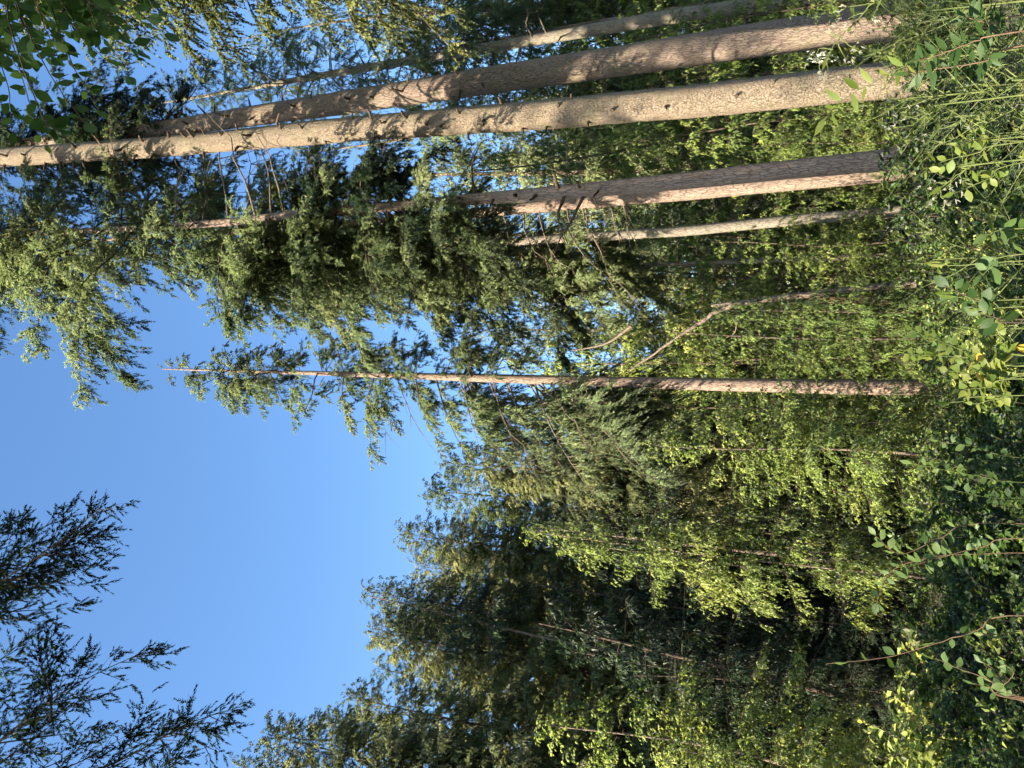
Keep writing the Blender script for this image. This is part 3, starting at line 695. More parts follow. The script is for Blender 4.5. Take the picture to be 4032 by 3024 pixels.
# ---- conifer wall on the left
WALL = [
    ('spruce0', 1435, 2326, 33, .85, 'slender pointed spruce with the tallest spire in the left-hand wood'),
    ('spruce1', 1581, 2101, 36, 1.1, 'broad brownish spruce with a blunt top left of the lone middle trunk'),
    ('spruce3', 1475, 2490, 31, .9, 'dark rounded spruce just left of the pointed spire'),
    ('spruce2', 1472, 2630, 35, .9, 'spruce with a small hooked tip behind the dark rounded one'),
    ('spruce1', 1375, 2745, 28, .8, 'olive spruce of ragged outline near the left edge'),
    ('spruce3', 1050, 2890, 25, .7, 'tallest spruce at the left edge with pale sunlit tips'),
    ('spruce0', 930, 3010, 24, .8, 'spruce cut off by the left edge of the view'),
    ('spruce2', 1680, 1932, 34, 1.0, 'small-tipped spruce seen low between the lone trunk and the brown spruce'),
    ('spruce0', 1740, 1822, 31, 1.1, 'spruce close behind the drooping boughs of the lone trunk'),
    ('spruce3', 1640, 2230, 42, 1.0, 'spruce filling the notch right of the tall spire'),
    ('spruce1', 1560, 2420, 42, 1.0, 'spruce seen in the gap behind the tall spire'),
    ('spruce2', 1250, 2830, 34, 1.0, 'shaded spruce behind the ragged olive one'),
]
WALL_SHAPE = {'spruce0': (2.5, .75, M['spruce']), 'spruce1': (3.0, .6, M['spruce']), 'spruce2': (2.4, .7, M['fir']), 'spruce3': (3.1, .5, M['spruce'])}
for i, (key, xi, yi, Y, xy, lab) in enumerate(WALL):
    p = at(xi, yi, Y); g = ground_z(p.x, Y); H = p.z - g; rng = np.random.default_rng(300 + i)
    ax = Axis([g - .3, g + H * .5, p.z], [p.x + rng.normal(0, .15), p.x + rng.normal(0, .12), p.x], [Y] * 3, [.010 * H, .0042 * H, .008]); b_ = base_of(ax, Y)
    t = tree('spruce_tree', lab, 'tree', b_, 'spruces of the left-hand wood')
    build_trunk('trunk', ax, M['bark_dark'], t, b_, 20 + i, 16, 0.3, 0.04)
    R_, sh, lf = WALL_SHAPE[key]
    boughs(t, b_, whorls(rng, ax, g + 3.5 + rng.uniform(0, 2), p.z - .05, 235, R_ * xy * H / 25 + .45, sh, .2, -22, 48, (.1, .4), lmin=.5), 'wall', M['twig'], lf)

# visible slim trunks in the dark of the left-hand wood
def slim(label, pts, Y, bark, name='slim_trunk_tree', top=5.0):
    ax = trunk_from_photo(pts, Y, top, 0.02); b = base_of(ax, Y)
    t = tree(name, label, 'tree', b, 'slim trunks in the shade of the left-hand wood')
    build_trunk('trunk', ax, bark, t, b, int(Y * 7) % 50, 14, 0.25, 0.05)
    rng = np.random.default_rng(int(pts[0][0]))
    P = whorls(rng, ax, ax.z[-1] - 6.5, ax.z[-1], 44, 2.2, 0.6, 0.05, -15, 35)
    link('crown', crown_mesh('crown', grow(rng, *P, **{**DENSE, 'd3': 22.0}), M['twig'], M['spruce_dark_shade'], b), t)
slim('long straight brown trunk leaning slightly right in the dark left-hand wood', [(3560, 2248, 20), (3478, 2238, 19), (3113, 2190, 16), (2688, 2140, 13), (2600, 2130, 11)], 27, M['bark_pink'])
slim('thin stem with a bright sunlit edge beside the long brown trunk', [(3100, 2252, 14), (2990, 2238, 12), (2773, 2207, 11), (2720, 2200, 9)], 29, M['bark_tan'])
slim('thin brown trunk crossing the dark middle of the left-hand wood', [(3000, 2449, 11), (2895, 2432, 11), (2688, 2395, 10), (2462, 2356, 9), (2300, 2330, 7)], 30, M['bark_dark'], top=2.0)
slim('pale slanting trunk showing through the olive spruce under the spire', [(2600, 2600, 12), (2176, 2520, 11), (1733, 2411, 8), (1600, 2380, 5)], 29, M['bark_pink'], top=2.0)
slim('stout mossy trunk low in the dark near the left edge', [(3640, 2820, 27), (3587, 2806, 26), (3332, 2745, 23), (2900, 2640, 18)], 19, M['bark_dark'])
for i, (y0, y1) in enumerate([(1858, 1900), (1886, 1925), (1922, 1968)]):
    slim(['first', 'second', 'third'][i] + ' of three thin parallel trunks left of the drooping boughs', [(3300, y1 + 18, 13), (3050, y1 - 6, 13), (2688, y0, 11), (2500, y0 - 18, 9)], 31 + i * 1.3, M['bark_pink'])

# ---- young beeches lit by the sun
def beech_top(key, lab, xi, yi, Y, xy):
    place_top(key, 'beech_tree', lab, xi, yi, Y, xy, 'young beeches under the conifers')
beech_top('beech0', 'bright young beech of drooping leaf sprays just left of the lone trunk', 2560, 1740, 17.5, 1.15)
beech_top('beech1', 'sunlit young beech top standing out against the dark left-hand wood', 2080, 2110, 24.0, .72)
beech_top('beech2', 'bright yellow-green beech at the left edge', 2150, 2840, 17.0, 1.35)
beech_top('beech1', 'tall pale green beech behind the gap right of the lone trunk', 1980, 1400, 28.0, .85)
beech_top('beech2', 'shaded beech cut by the left edge low in the picture', 2650, 2960, 15.0, 1.1)

# ---- hemlock understorey
UND = [
    ('hemlock0', 1900, 650, 26, 1.0, 'bright hemlock showing between the tan trunk and the shaded trunk'),
    ('hemlock1', 2350, 560, 21, .95, 'lower hemlock at the left foot of the tan trunk'),
    ('hemlock2', 2650, 700, 24, 1.2, 'hemlock in shade behind the pair of trunks'),
    ('hemlock1', 2050, 270, 27, 1.0, 'bright hemlock between the two thickest trunks'),
    ('hemlock0', 1980, 60, 29, 1.0, 'sunlit hemlock beyond the slim third trunk'),
    ('hemlock2', 2500, 130, 23, 1.1, 'low hemlock right of the second thick trunk'),
    ('hemlock0', 2300, 900, 25, 1.1, 'hemlock behind the pink sunlit trunk'),
    ('hemlock1', 2250, 1080, 25, 1.1, 'blue-green hemlock in front of the pale thin stem'),
    ('hemlock2', 2640, 1330, 18, 1.2, 'bright hemlock under the leaning snapped top'),
    ('hemlock0', 2450, 1400, 25, 1.1, 'light green hemlock right of the lone trunk'),
    ('hemlock1', 2980, 1400, 23, 1.3, 'low bushy hemlock at the right foot of the lone trunk'),
    ('hemlock2', 3000, 1290, 22, 1.2, 'short hemlock left of the broken snag'),
    ('hemlock0', 2800, 960, 21, 1.3, 'short hemlock between the slim grey trunk and the snag'),
    ('hemlock1', 3000, 580, 20, 1.2, 'young hemlock between the tan trunk and the shaded trunk, low down'),
    ('hemlock2', 2950, 220, 22, 1.3, 'young hemlock in the gap between the two thickest trunks, low down'),
    ('hemlock0', 2500, 1620, 24, 1.2, 'hemlock in shade left of the lone trunk'),
    ('hemlock1', 3050, 1640, 23, 1.2, 'low hemlock behind the drooping beech sprays'),
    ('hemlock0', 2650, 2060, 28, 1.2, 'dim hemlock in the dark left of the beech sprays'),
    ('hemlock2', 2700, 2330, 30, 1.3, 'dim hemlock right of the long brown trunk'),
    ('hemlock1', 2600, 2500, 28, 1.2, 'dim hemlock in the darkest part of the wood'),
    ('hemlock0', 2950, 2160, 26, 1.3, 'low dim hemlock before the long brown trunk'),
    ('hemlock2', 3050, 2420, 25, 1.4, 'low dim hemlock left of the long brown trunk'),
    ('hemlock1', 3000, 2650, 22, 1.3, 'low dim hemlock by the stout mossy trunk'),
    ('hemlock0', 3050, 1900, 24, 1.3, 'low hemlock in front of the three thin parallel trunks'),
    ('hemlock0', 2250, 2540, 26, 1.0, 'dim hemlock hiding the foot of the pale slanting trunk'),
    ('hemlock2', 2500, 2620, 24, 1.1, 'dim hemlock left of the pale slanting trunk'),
    ('hemlock1', 2800, 1225, 17.3, .75, 'slim hemlock half hiding the snapped top of the broken snag'),
    ('hemlock2', 3100, 30, 17, 1.3, 'low hemlock at the right edge'),
]
for key, xi, yi, Y, xy, lab in UND:
    place_top(key, 'hemlock_sapling', lab, xi, yi, Y, xy, 'young hemlocks under the tall trees', leaf=M['spruce_dark_shade'] if 'dim' in lab else None)  # dim hemlocks get darker leaves, painting in the deep shade

# ---- mid-distance conifers on the right and behind
MIDC = [('spruce1', 1800, 60, 34, .8, 'green conifer top at the right edge behind the slim third trunk'),
        ('thin_fir', 1150, 560, 30, 1.0, 'thin blue-green fir seen in slivers between the thickest trunks'),
        ('thin_fir', 1300, 740, 33, 1.1, 'thin fir seen behind the shaded trunk pair'),
        ('thin_fir', 1000, 180, 31, 1.0, 'sparse fir between the second trunk and the slim third trunk'),
        ('spruce0', 1700, 1120, 36, 1.0, 'shaded spruce behind the slim grey trunk'),
        ('thin_fir', 1450, 950, 35, 1.1, 'thin fir behind the big overhanging crown'),
        ('spruce2', 1850, 1300, 40, 1.0, 'spruce closing the gap right of the lone trunk'),
        ('spruce3', 1950, 450, 42, 1.0, 'spruce far behind the tan trunk'),
        ('spruce1', 1950, 800, 44, 1.0, 'spruce far behind the shaded trunk pair')]
for key, xi, yi, Y, xy, lab in MIDC:
    place_top(key, 'fir_tree' if key == 'thin_fir' else 'spruce_tree', lab, xi, yi, Y, xy)

# ---- the wood far behind, the wood beside the photographer that shades the scene, and unseen trees added for shade
rng = random.Random(21)
for i in range(46):
    Y = rng.uniform(44, 75); x = rng.uniform(-1, 1) * (0.62 * Y + 6)
    t = place('spruce%d' % rng.randrange(4), 'spruce_tree', 'distant spruce of the wood closing the view behind the nearer trees', x, Y, rng.uniform(0.34, 0.42) * Y if x < 12 else rng.uniform(0.36, 0.5) * Y, rng.uniform(1.1, 1.5), rng.uniform(0, 6.28), 'distant spruces behind the clearing', leaf=M['spruce_dark_shade'])  # far spruces darkened by leaf colour to deepen the shade behind
SHADE = [(-24, 16, 18, 1.1), (-29, 24, 20, 1.1), (-21, 14, 14, 1.0), (-26, 20, 18, 1.1), (-31, 29, 20, 1.1),  (-34, 17, 25, 1.1), (-31, 7, 25, 1.0), (-18, -4, 21, .8), (-26, -2, 18, .9), (-20, -13, 22, .9), (-37, 29, 24, 1.1)]
for i, (x, y, H, xy) in enumerate(SHADE):
    place('spruce%d' % (i % 4), 'spruce_tree', 'tall spruce of the wood left of the photographer, outside the view', x, y, H, xy, i * 1.3, 'spruces beside the photographer')
for i in range(44):
    Y = rng.uniform(29, 44); x = rng.uniform(-1, 1) * (0.6 * Y + 3)
    place('hemlock%d' % rng.randrange(3), 'hemlock_sapling', 'dim young conifer deep in the wood behind the nearer trunks', x, Y, rng.uniform(7, 12), rng.uniform(1.1, 1.5), rng.uniform(0, 6.28), 'young conifers deep in the wood', leaf=M['spruce_dark_shade'])  # gloom of the deep wood is put into the leaf colour
for i, (x, y, H, xy) in enumerate([(-16.4, 17.8, 13.5, 1.05), (-18, 20.5, 14, 1.4), (-21, 23.5, 14.5, 1.4), (-16.8, 18.0, 11, 1.2), (-24, 27, 15, 1.4)]):
    place('hemlock%d' % (i % 3), 'hemlock_tree', 'dense hemlock added outside the view at the left to cast shade', x, y, H, xy, i * 1.7, 'hemlocks added outside the view for their shade')  # unseen hemlocks, added to keep sun off the low left wood
def shade_fir(label, x, y, H, r, z0, n_, R_, seed):
    ax = Axis([ground_z(x, y) - .3, H * .5, H], [x, x, x], [y, y, y], [r * 1.1, r, .03]); b = base_of(ax, y); t = tree('fir_tree', label, 'tree', b)
    build_trunk('trunk', ax, M['bark_pink'], t, b, seed, 20, 0.4, 0.04); rg = np.random.default_rng(seed)
    link('crown', crown_mesh('crown', grow(rg, *whorls(rg, ax, z0, H, n_, R_, 0.5, 0.05), **{**DENSE, 'd3': 20.0}), M['twig'], M['fir'], b), t)
shade_fir('fir left of the photographer, outside the view, its thick bare trunk added to cast shade', float(axD.pos(5.)[0]) - 20 * math.sin(SUN_AZ), float(Y4) - 20 * math.cos(SUN_AZ), 24, .30, 17, 44, 2.4, 71)  # added on the sun line so its trunk shades the front trunk
shade_fir('fir behind the photographer, outside the view, its high crown added to cast shade', -8.5, -7.0, 23, .22, 10.5, 80, 3.2, 72)  # added out of view to shade the hanging beech bough
#@@FORE
# ================================================================== boughs overhanging from a tree at the left
bO = (-6.9, 0.7, ground_z(-6.9, 0.7))
axO = Axis([bO[2] - .3, 8, 20], [bO[0], bO[0] + .1, bO[0] + .2], [bO[1]] * 3, [0.30, 0.22, 0.03])
tO = tree('fir_tree', 'tree outside the left edge whose dark feathery boughs hang into the blue sky', 'tree', bO)
build_trunk('trunk', axO, M['bark_dark'], tO, bO, 13, 24, 0.2, 0.04)
rng = np.random.default_rng(31)
YO = 5.6
pairs = [((-330, 2620), (455, 1985)), ((-120, 2330), (70, 2160)), ((-260, 3090), (600, 2545)), ((205, 2850), (238, 2425)), ((250, 3090), (985, 2780)), ((-200, 2720), (170, 2480)), ((130, 3100), (560, 2860)), ((-150, 2260), (140, 2030)), ((-250, 2850), (240, 2640)), ((-200, 2500), (110, 2270)), ((-80, 3100), (330, 2700)), ((330, 3090), (760, 2800)), ((-220, 2960), (130, 2760)), ((60, 3080), (400, 2900)), ((500, 3100), (900, 2900)), ((-300, 2420), (300, 2080))]
P0, AZ, LL, E0, DR = [], [], [], [], []
for i, (a, b) in enumerate(pairs):
    p, q = at(*a, YO - .3), at(*b, YO + .5 + .15 * (i % 3)); v = q - p
    P0.append(tuple(p)); AZ.append(math.atan2(v.y, v.x)); h = math.hypot(v.x, v.y); L_ = v.length * .88
    dr = 0.12; LL.append(L_); E0.append(math.asin(max(-1, min(1, v.z / v.length + dr * .8)))); DR.append(dr)
data = grow(rng, P0, AZ, LL, E0, DR, k2=0.5, d2=15.0, tert=20.0, lt=(.12, .34), d3=150.0, ang2=(30, 65), down2=0.12, droop2=0.10, l3=(0.03, 0.055), w3=0.27, down3=0.05, flat=0.6, s_min=0.02, r0=0.012, max2=1.3, spread3=(25, 50), curl=0.06, noise3=0.25)
link('bough', crown_mesh('bough', data, M['twig'], M['spruce_dark_shade'], bO), tO)
for i, p in enumerate(P0):
    if i in (3,): continue
    z0 = p[2] + 0.6 + .2 * (i % 3); c = axO.pos(min(z0, 17.0))
    V, Q = tube(smooth_line([c, (np.array(p) + c) / 2 + np.array([0, 0, .25]), p], 10), np.linspace(0.07, 0.03, 10), 7)
    link('limb', mesh('limb', V - np.array(bO), Q, [M['twig']], smooth=True), tO)
P = whorls(rng, axO, 10, 20, 50, 3.0, 0.6, 0.05, -10, 35, az=(60, 330))
link('crown', crown_mesh('crown', grow(rng, *P, **{**DENSE, 'd3': 20.0}), M['twig'], M['spruce_dark_shade'], bO), tO)

# ================================================================== single leaves
def leaf_mesh(name, widths, mat, fold=0.12, curl=0.12, seed=0):
    rng = np.random.default_rng(seed); k = len(widths); t = np.linspace(0, 1, k); V = []
    ca, tw = curl * rng.uniform(.4, 1.6), rng.normal(0, .12)
    for i in range(k):
        w = widths[i] * 0.5; zc = -ca * t[i] ** 2; rip = 0.02 * math.sin(i * 2.4)
        V += [(t[i], w, zc + fold * w + tw * w * t[i] + rip), (t[i], 0, zc), (t[i], -w, zc + fold * w - tw * w * t[i] - rip)]
    Q = []
    for i in range(k - 1):
        for c in (0, 1): Q.append((3 * i + c, 3 * i + c + 1, 3 * i + 3 + c + 1, 3 * i + 3 + c))
    return mesh(name, np.array(V), np.array(Q), [mat], tint=np.full(3 * k, rng.uniform(.25, .75)), smooth=True)

def leaf_set(name, widths, mat, n_=4, **kw): return [leaf_mesh(name, widths, mat, seed=i + 3, **kw) for i in range(n_)]
M['leaf_dark'] = leaf_mat('leaf_dark', [(0.0, (0.016, 0.040, 0.010)), (0.5, (0.028, 0.060, 0.014)), (1.0, (0.052, 0.092, 0.022))], 0.4, 0.02, 0.5, clump=False)
M['leaf_lime'] = leaf_mat('leaf_lime', [(0.0, (0.064, 0.109, 0.016)), (0.5, (0.115, 0.160, 0.029)), (1.0, (0.211, 0.218, 0.051))], 0.42, 0.02, 0.5, clump=False)
M['leaf_yellow'] = leaf_mat('leaf_yellow', [(0.0, (0.400, 0.224, 0.024)), (1.0, (0.480, 0.304, 0.040))], 0.35, 0.02, 0.5, clump=False)
M['stem_green'] = wood_mat('stem_green', (0.075, 0.105, 0.030), (0.150, 0.165, 0.060), 30)
M['stem_red'] = wood_mat('stem_red', (0.090, 0.056, 0.034), (0.165, 0.109, 0.068), 30)
M['fluff'] = wood_mat('fluff', (0.225, 0.225, 0.150), (0.360, 0.345, 0.285), 60)
M['leaf_mid'] = leaf_mat('leaf_mid', [(0.0, (0.030, 0.065, 0.018)), (0.5, (0.060, 0.105, 0.028)), (1.0, (0.110, 0.150, 0.045))], 0.4, 0.02, 0.5, clump=False)
OVATE = [0.02, 0.30, 0.52, 0.58, 0.48, 0.27, 0.0]
BIRCH = [0.03, 0.70, 0.78, 0.62, 0.40, 0.18, 0.0]
LANCE = [0.03, 0.22, 0.33, 0.32, 0.24, 0.12, 0.0]
LV = dict(beech=leaf_set('beech_leaf', OVATE, M['leaf_dark']), birch=leaf_set('birch_leaf', BIRCH, M['leaf_lime'], fold=0.2, curl=.2),
          mid=leaf_set('ovate_leaf', OVATE, M['leaf_mid']), lance=leaf_set('lance_leaf', LANCE, M['leaf_dark']), limelance=leaf_set('lime_leaf', LANCE, M['leaf_lime']),
          lime=leaf_set('lime_ovate_leaf', OVATE, M['leaf_lime']), yellow=leaf_set('yellow_leaf', BIRCH, M['leaf_yellow'], 2))

NLEAF, BAKE = {}, {}
def put_leaf(parent, origin, me, p, direction, normal, size, name='leaf', on=None):
    x = Vector(direction).normalized(); z = Vector(normal); z = (z - x * z.dot(x)).normalized(); y = z.cross(x)
    NLEAF[parent.name] = NLEAF.get(parent.name, 0) + 1
    mat = Matrix(((x.x * size, y.x * size, z.x * size, p[0] - origin[0]), (x.y * size, y.y * size, z.y * size, p[1] - origin[1]), (x.z * size, y.z * size, z.z * size, p[2] - origin[2]), (0, 0, 0, 1)))
    if NLEAF[parent.name] > 290:          # past the limit: kept as geometry, joined later
        BAKE.setdefault(parent.name, []).append((me, mat)); return
    o = link(name, me, on or parent); o.matrix_basis = mat

def bake_rest(parent):
    Vs, Fs, Ts, k = [], [], [], 0
    for me, mat in BAKE.get(parent.name, []):
        v = np.array([mat @ q.co for q in me.vertices]); f = np.array([tuple(q.vertices) for q in me.polygons])
        Vs.append(v); Fs.append(f + k); k += len(v); Ts.append(np.full(len(v), random.uniform(.2, .9)))
    if Vs:
        o = link('leaves', mesh('leaves', np.concatenate(Vs), np.concatenate(Fs), [BAKE[parent.name][0][0].materials[0]], tint=np.concatenate(Ts), smooth=True), parent); o["kind"] = "stuff"

def twig(parent, origin, pts, r, mat, leaves, n_leaf, size, rnd, hang=0.25, name='twig', t0=0.15, out=0.9, nrm=(0, 0, 1), njit=.55):
    """a stem along world points with leaves set alternately along it"""
    q = smooth_line([tuple(p) for p in pts], max(8, 5 * len(pts)))
    q[1:-1] += np.random.default_rng(rnd.randrange(9999)).normal(0, r * .3, (len(q) - 2, 3))
    V, Q = tube(q, np.linspace(r, r * 0.3, len(q)), 6)
    o = link(name, mesh(name, V - np.array(origin), Q, [mat], smooth=True), parent)
    T = norm(np.gradient(q, axis=0))
    for i in range(n_leaf):
        t = t0 + (1 - t0) * (i + rnd.uniform(0, .6)) / n_leaf; k = min(len(q) - 1, int(t * (len(q) - 1) + .5))
        tv = Vector(T[k]); sd = tv.cross(Vector(nrm)); sd = sd.normalized() * (1 if i % 2 else -1)
        dr_ = tv * rnd.uniform(.35, .8) + sd * out * rnd.uniform(.6, 1.1) + Vector((rnd.gauss(0, .25), rnd.gauss(0, .25), rnd.gauss(0, .2) - hang))
        if i >= n_leaf - 1: dr_ = tv + Vector((0, 0, -hang * .5))
        nv = Vector(nrm) + Vector((rnd.gauss(0, njit), rnd.gauss(0, njit), rnd.gauss(0, njit)))
        p = Vector(q[k]) + sd * r
        put_leaf(parent, origin, rnd.choice(leaves), p, dr_, nv, size * rnd.uniform(.7, 1.2), on=o)
    return q

# ---- beech bough hanging in at the upper right of the upright view
rnd = random.Random(41)
bB2 = (4.9, 2.2, ground_z(4.9, 2.2))
tB2 = tree('beech_tree', 'dark beech bough with large single leaves hanging in from the upper right', 'tree', bB2)
axB2 = Axis([bB2[2] - .3, 6, 13], [4.9, 4.8, 4.6], [2.2, 2.2, 2.3], [0.22, 0.16, 0.03])
build_trunk('trunk', axB2, M['bark_grey'], tB2, bB2, 14, 20, 0.2, 0.03)
YL = 2.7
root = at(150, -330, YL + .1)
V, Q = tube(smooth_line([tuple(axB2.pos(7.2)), tuple((Vector(axB2.pos(7.2)) + root) / 2 + Vector((0, 0, .3))), tuple(root)], 12), np.linspace(.06, .018, 12), 8)
link('limb', mesh('limb', V - np.array(bB2), Q, [M['twig']], smooth=True), tB2)
ends = [((-60, 60), (30, 330), (45, 520)), ((20, 20), (110, 380), (190, 600)), ((60, -20), (190, 280), (330, 480)), ((100, -60), (230, 180), (370, 380)), ((160, -80), (330, 150), (490, 300)),
        ((200, -120), (420, 60), (560, 220)), ((260, -160), (480, 0), (650, 130)), ((300, -180), (520, -60), (640, 60)), ((-80, 120), (10, 200), (90, 290)), ((60, 0), (120, 150), (210, 240)),
        ((140, -40), (260, 60), (380, 170)), ((-100, 60), (-10, 90), (70, 160)), ((0, -60), (60, 20), (130, 80)), ((120, -120), (240, -30), (330, 60)), ((30, 40), (160, 440), (240, 520)), ((180, -60), (280, 240), (410, 470))]
more = []
for k in range(18):      # the thick of the bough, towards the corner of the view
    x0, y0 = rnd.uniform(-120, 420), rnd.uniform(-220, -60); x1 = x0 + rnd.uniform(20, 220); y1 = min(rnd.uniform(20, 330), 330 - .35 * max(x1, 0))
    more.append(((x0, y0), ((x0 + x1) / 2 - 10, (y0 + y1) / 2), (x1, y1)))
for i, e in enumerate(ends + more):
    yy = YL + .35 * math.sin(i * 2.1) + (.25 if i >= len(ends) else 0)
    pts = [root + (at(*e[0], yy) - root) * .5, at(*e[0], yy), at(*e[1], yy + .08), at(*e[2], yy + .12)]
    twig(tB2, bB2, pts, 0.005, M['twig'], LV['beech'], 18, 0.080, rnd, hang=.1, t0=0.12, nrm=(0, .3, .9), njit=.4)
bake_rest(tB2)

# ---- foreground plants
def plant(name, label, cat_, px, Y, group=None):
    p = at(*px, Y); b = (p.x, p.y, ground_z(p.x, p.y)); return empty(name, b, label, cat_, group), b
def px_line(line, Y, dY=0.0): return [at(x, y, Y + dY * i) for i, (x, y) in enumerate(line)]
def rooted(b, pts): return [Vector(b) - Vector((0, 0, .05)), (Vector(b) + pts[0]) / 2 + Vector((0.03, 0.05, 0))] + pts

rnd = random.Random(42)
t, b = plant('young_birch', 'lime green young birch with yellow leaves below the foot of the lone trunk', 'sapling', (4000, 1450), 2.9)
lines = [[(3990, 1430), (3850, 1400), (3720, 1350), (3590, 1300)], [(3990, 1440), (3830, 1410), (3680, 1400), (3560, 1392)], [(4000, 1470), (3860, 1470), (3730, 1460)], [(4020, 1490), (3900, 1520), (3780, 1540)],
         [(4010, 1440), (3930, 1390), (3850, 1300)], [(4020, 1480), (3950, 1560), (3830, 1590)], [(4030, 1440), (3950, 1460), (3860, 1450)], [(4030, 1400), (3960, 1350), (3900, 1250)]]
for i, ln in enumerate(lines):
    q = twig(t, b, rooted(b, px_line(ln, 2.85 + .12 * math.sin(i * 1.7))), 0.004, M['stem_green'], LV['birch'], 24 if i < 2 else 20, 0.034, rnd, hang=.35, t0=0.55, nrm=(-.5, -.5, .6), njit=.6)
for k in range(5): put_leaf(t, b, rnd.choice(LV['yellow']), at(3900 + rnd.uniform(-70, 120), 1420 + rnd.uniform(-40, 120), 2.8), (rnd.gauss(0, 1), -.3, -.6), (-.5, -.7, .3), .036)

t, b = plant('hazel_shoot', 'shaded shoot with broad dark leaves right of the lime birch', 'plant', (4032, 1260), 2.6)
for i, ln in enumerate([[(4030, 1260), (3900, 1210), (3800, 1160), (3720, 1125)], [(4030, 1270), (3930, 1250), (3850, 1230)]]):
    twig(t, b, rooted(b, px_line(ln, 2.6)), 0.004, M['twig'], LV['beech'], 12 - 3 * i, 0.05, rnd, hang=.3, t0=0.55, nrm=(-.2, -.7, .5), njit=.3)

def bramble(label, lines, Y, n_, leaves, size, mat, base=None, t0=.45, name='bramble'):
    t, b = plant(name, label, 'plant', base or lines[0][0], Y)
    for i, ln in enumerate(lines):
        twig(t, b, rooted(b, px_line(ln, Y + .05 * i)), 0.0024, mat, leaves, n_, size, rnd, hang=.3, t0=t0, nrm=(-.4, -.5, .6), njit=.5, name='stem')
    return t, b
bramble('long arching reddish bramble stem with few leaves before the dark wood', [[(4032, 2423), (3850, 2480), (3660, 2540), (3480, 2590), (3253, 2614)]], 2.4, 9, LV['mid'], .036, M['stem_red'])
bramble('pale forked sunlit stem with small leaves at the lower left', [[(4032, 2757), (3900, 2680), (3770, 2630), (3672, 2590)], [(4032, 2750), (3930, 2715), (3825, 2690)], [(4020, 2745), (3950, 2660), (3860, 2600)], [(4032, 2760), (3990, 2650), (3950, 2610)]], 2.3, 9, LV['mid'], .034, M['stem_red'])
bramble('leafy arching shoot with pointed leaves left of the middle', [[(4032, 2120), (3880, 2150), (3720, 2190), (3600, 2225)], [(3900, 2060), (3700, 2120), (3540, 2180), (3430, 2090)], [(3900, 2180), (3640, 2200), (3500, 2260), (3445, 2400)]], 2.7, 18, LV['mid'], .040, M['stem_red'])
bramble('low leafy shoot between the lime birch and the arching shoot', [[(4032, 1900), (3880, 1880), (3720, 1850), (3560, 1820)], [(4032, 1960), (3900, 1960), (3760, 1930)], [(4000, 1800), (3850, 1760), (3700, 1740)]], 3.2, 18, LV['mid'], .036, M['stem_green'])
bramble('dark shoot with rows of hanging pointed leaves at the lower right', [[(4032, 122), (3850, 160), (3700, 215), (3600, 243)], [(4032, 180), (3880, 240), (3700, 270), (3580, 290)], [(4032, 60), (3900, 90), (3780, 60)]], 1.9, 20, LV['lance'], .042, M['stem_red'], name='willow_shoot')
bramble('olive shoot with narrow leaves crossing the foot of the tan trunk', [[(3700, 230), (3560, 262), (3440, 325), (3308, 401), (3240, 480)]], 2.3, 14, LV['limelance'], .05, M['stem_green'], base=(3990, 230), name='willow_shoot')
bramble('sunlit leafy shoot low between the tan trunk and the shaded trunk', [[(4000, 560), (3850, 600), (3700, 640), (3620, 690)], [(4000, 520), (3860, 540), (3780, 560)], [(4032, 640), (3900, 700), (3760, 760)]], 2.5, 16, LV['lime'], .036, M['stem_green'])
bramble('dark low leaves at the bottom below the snag', [[(4032, 1000), (3920, 1040), (3860, 1090)], [(4032, 900), (3950, 900), (3880, 930)]], 2.4, 10, LV['mid'], .05, M['stem_green'])

def seed_head(parent, origin, p, v, rnd):
    """a tuft of narrow pale bracts"""
    Vs, Qs, k = [], [], 0
    for i in range(5):
        dv = Vector(v).normalized() + Vector((rnd.gauss(0, .45), rnd.gauss(0, .45), rnd.gauss(0, .45))); L_ = rnd.uniform(.005, .008)
        a = Vector(p); bb = a + dv * L_
        V, Q = tube([tuple(a), tuple(a.lerp(bb, .5)), tuple(bb)], [.0005, .0009, .0006], 5); Vs.append(V); Qs.append(Q + k); k += len(V)
    link('seed_head', mesh('seed_head', np.concatenate(Vs) - np.array(origin), np.concatenate(Qs), [M['fluff']]), parent)

def flower_stalk(label, main, sides, Y, base):
    t, b = plant('flower_stalk', label, 'plant', base, Y, 'pale seeding flower stalks')
    q = twig(t, b, rooted(b, px_line(main, Y)), .003, M['stem_green'], LV['limelance'], 5, .035, rnd, t0=.3, name='stem')
    for ln in sides:
        pts = px_line(ln, Y); twig(t, b, pts, .0016, M['stem_green'], LV['limelance'], 0, .02, rnd, name='side_stem')
        v = pts[-1] - pts[-2]
        for k in range(3):
            e = pts[-1] + Vector((rnd.gauss(0, .010), rnd.gauss(0, .006), rnd.gauss(0, .010)))
            seed_head(t, b, e, v, rnd)
flower_stalk('tall pale flower stalk with white tufts across the foot of the second trunk', [(3560, -20), (3441, 12), (3370, 85), (3308, 146), (3270, 200), (3240, 250)],
             [[(3441, 12), (3390, 20), (3335, 28)], [(3400, 50), (3360, 62), (3340, 75)], [(3370, 85), (3365, 130), (3370, 165)], [(3310, 146), (3270, 130), (3255, 122)], [(3308, 146), (3340, 175), (3370, 190)], [(3300, 170), (3320, 215), (3335, 235)], [(3280, 195), (3230, 190), (3215, 215)], [(3270, 205), (3255, 240), (3262, 280)], [(3255, 235), (3225, 260), (3240, 295)], [(3270, 190), (3245, 205), (3210, 250)], [(3470, 0), (3440, 60), (3445, 65)]], 2.2, (3700, -20))
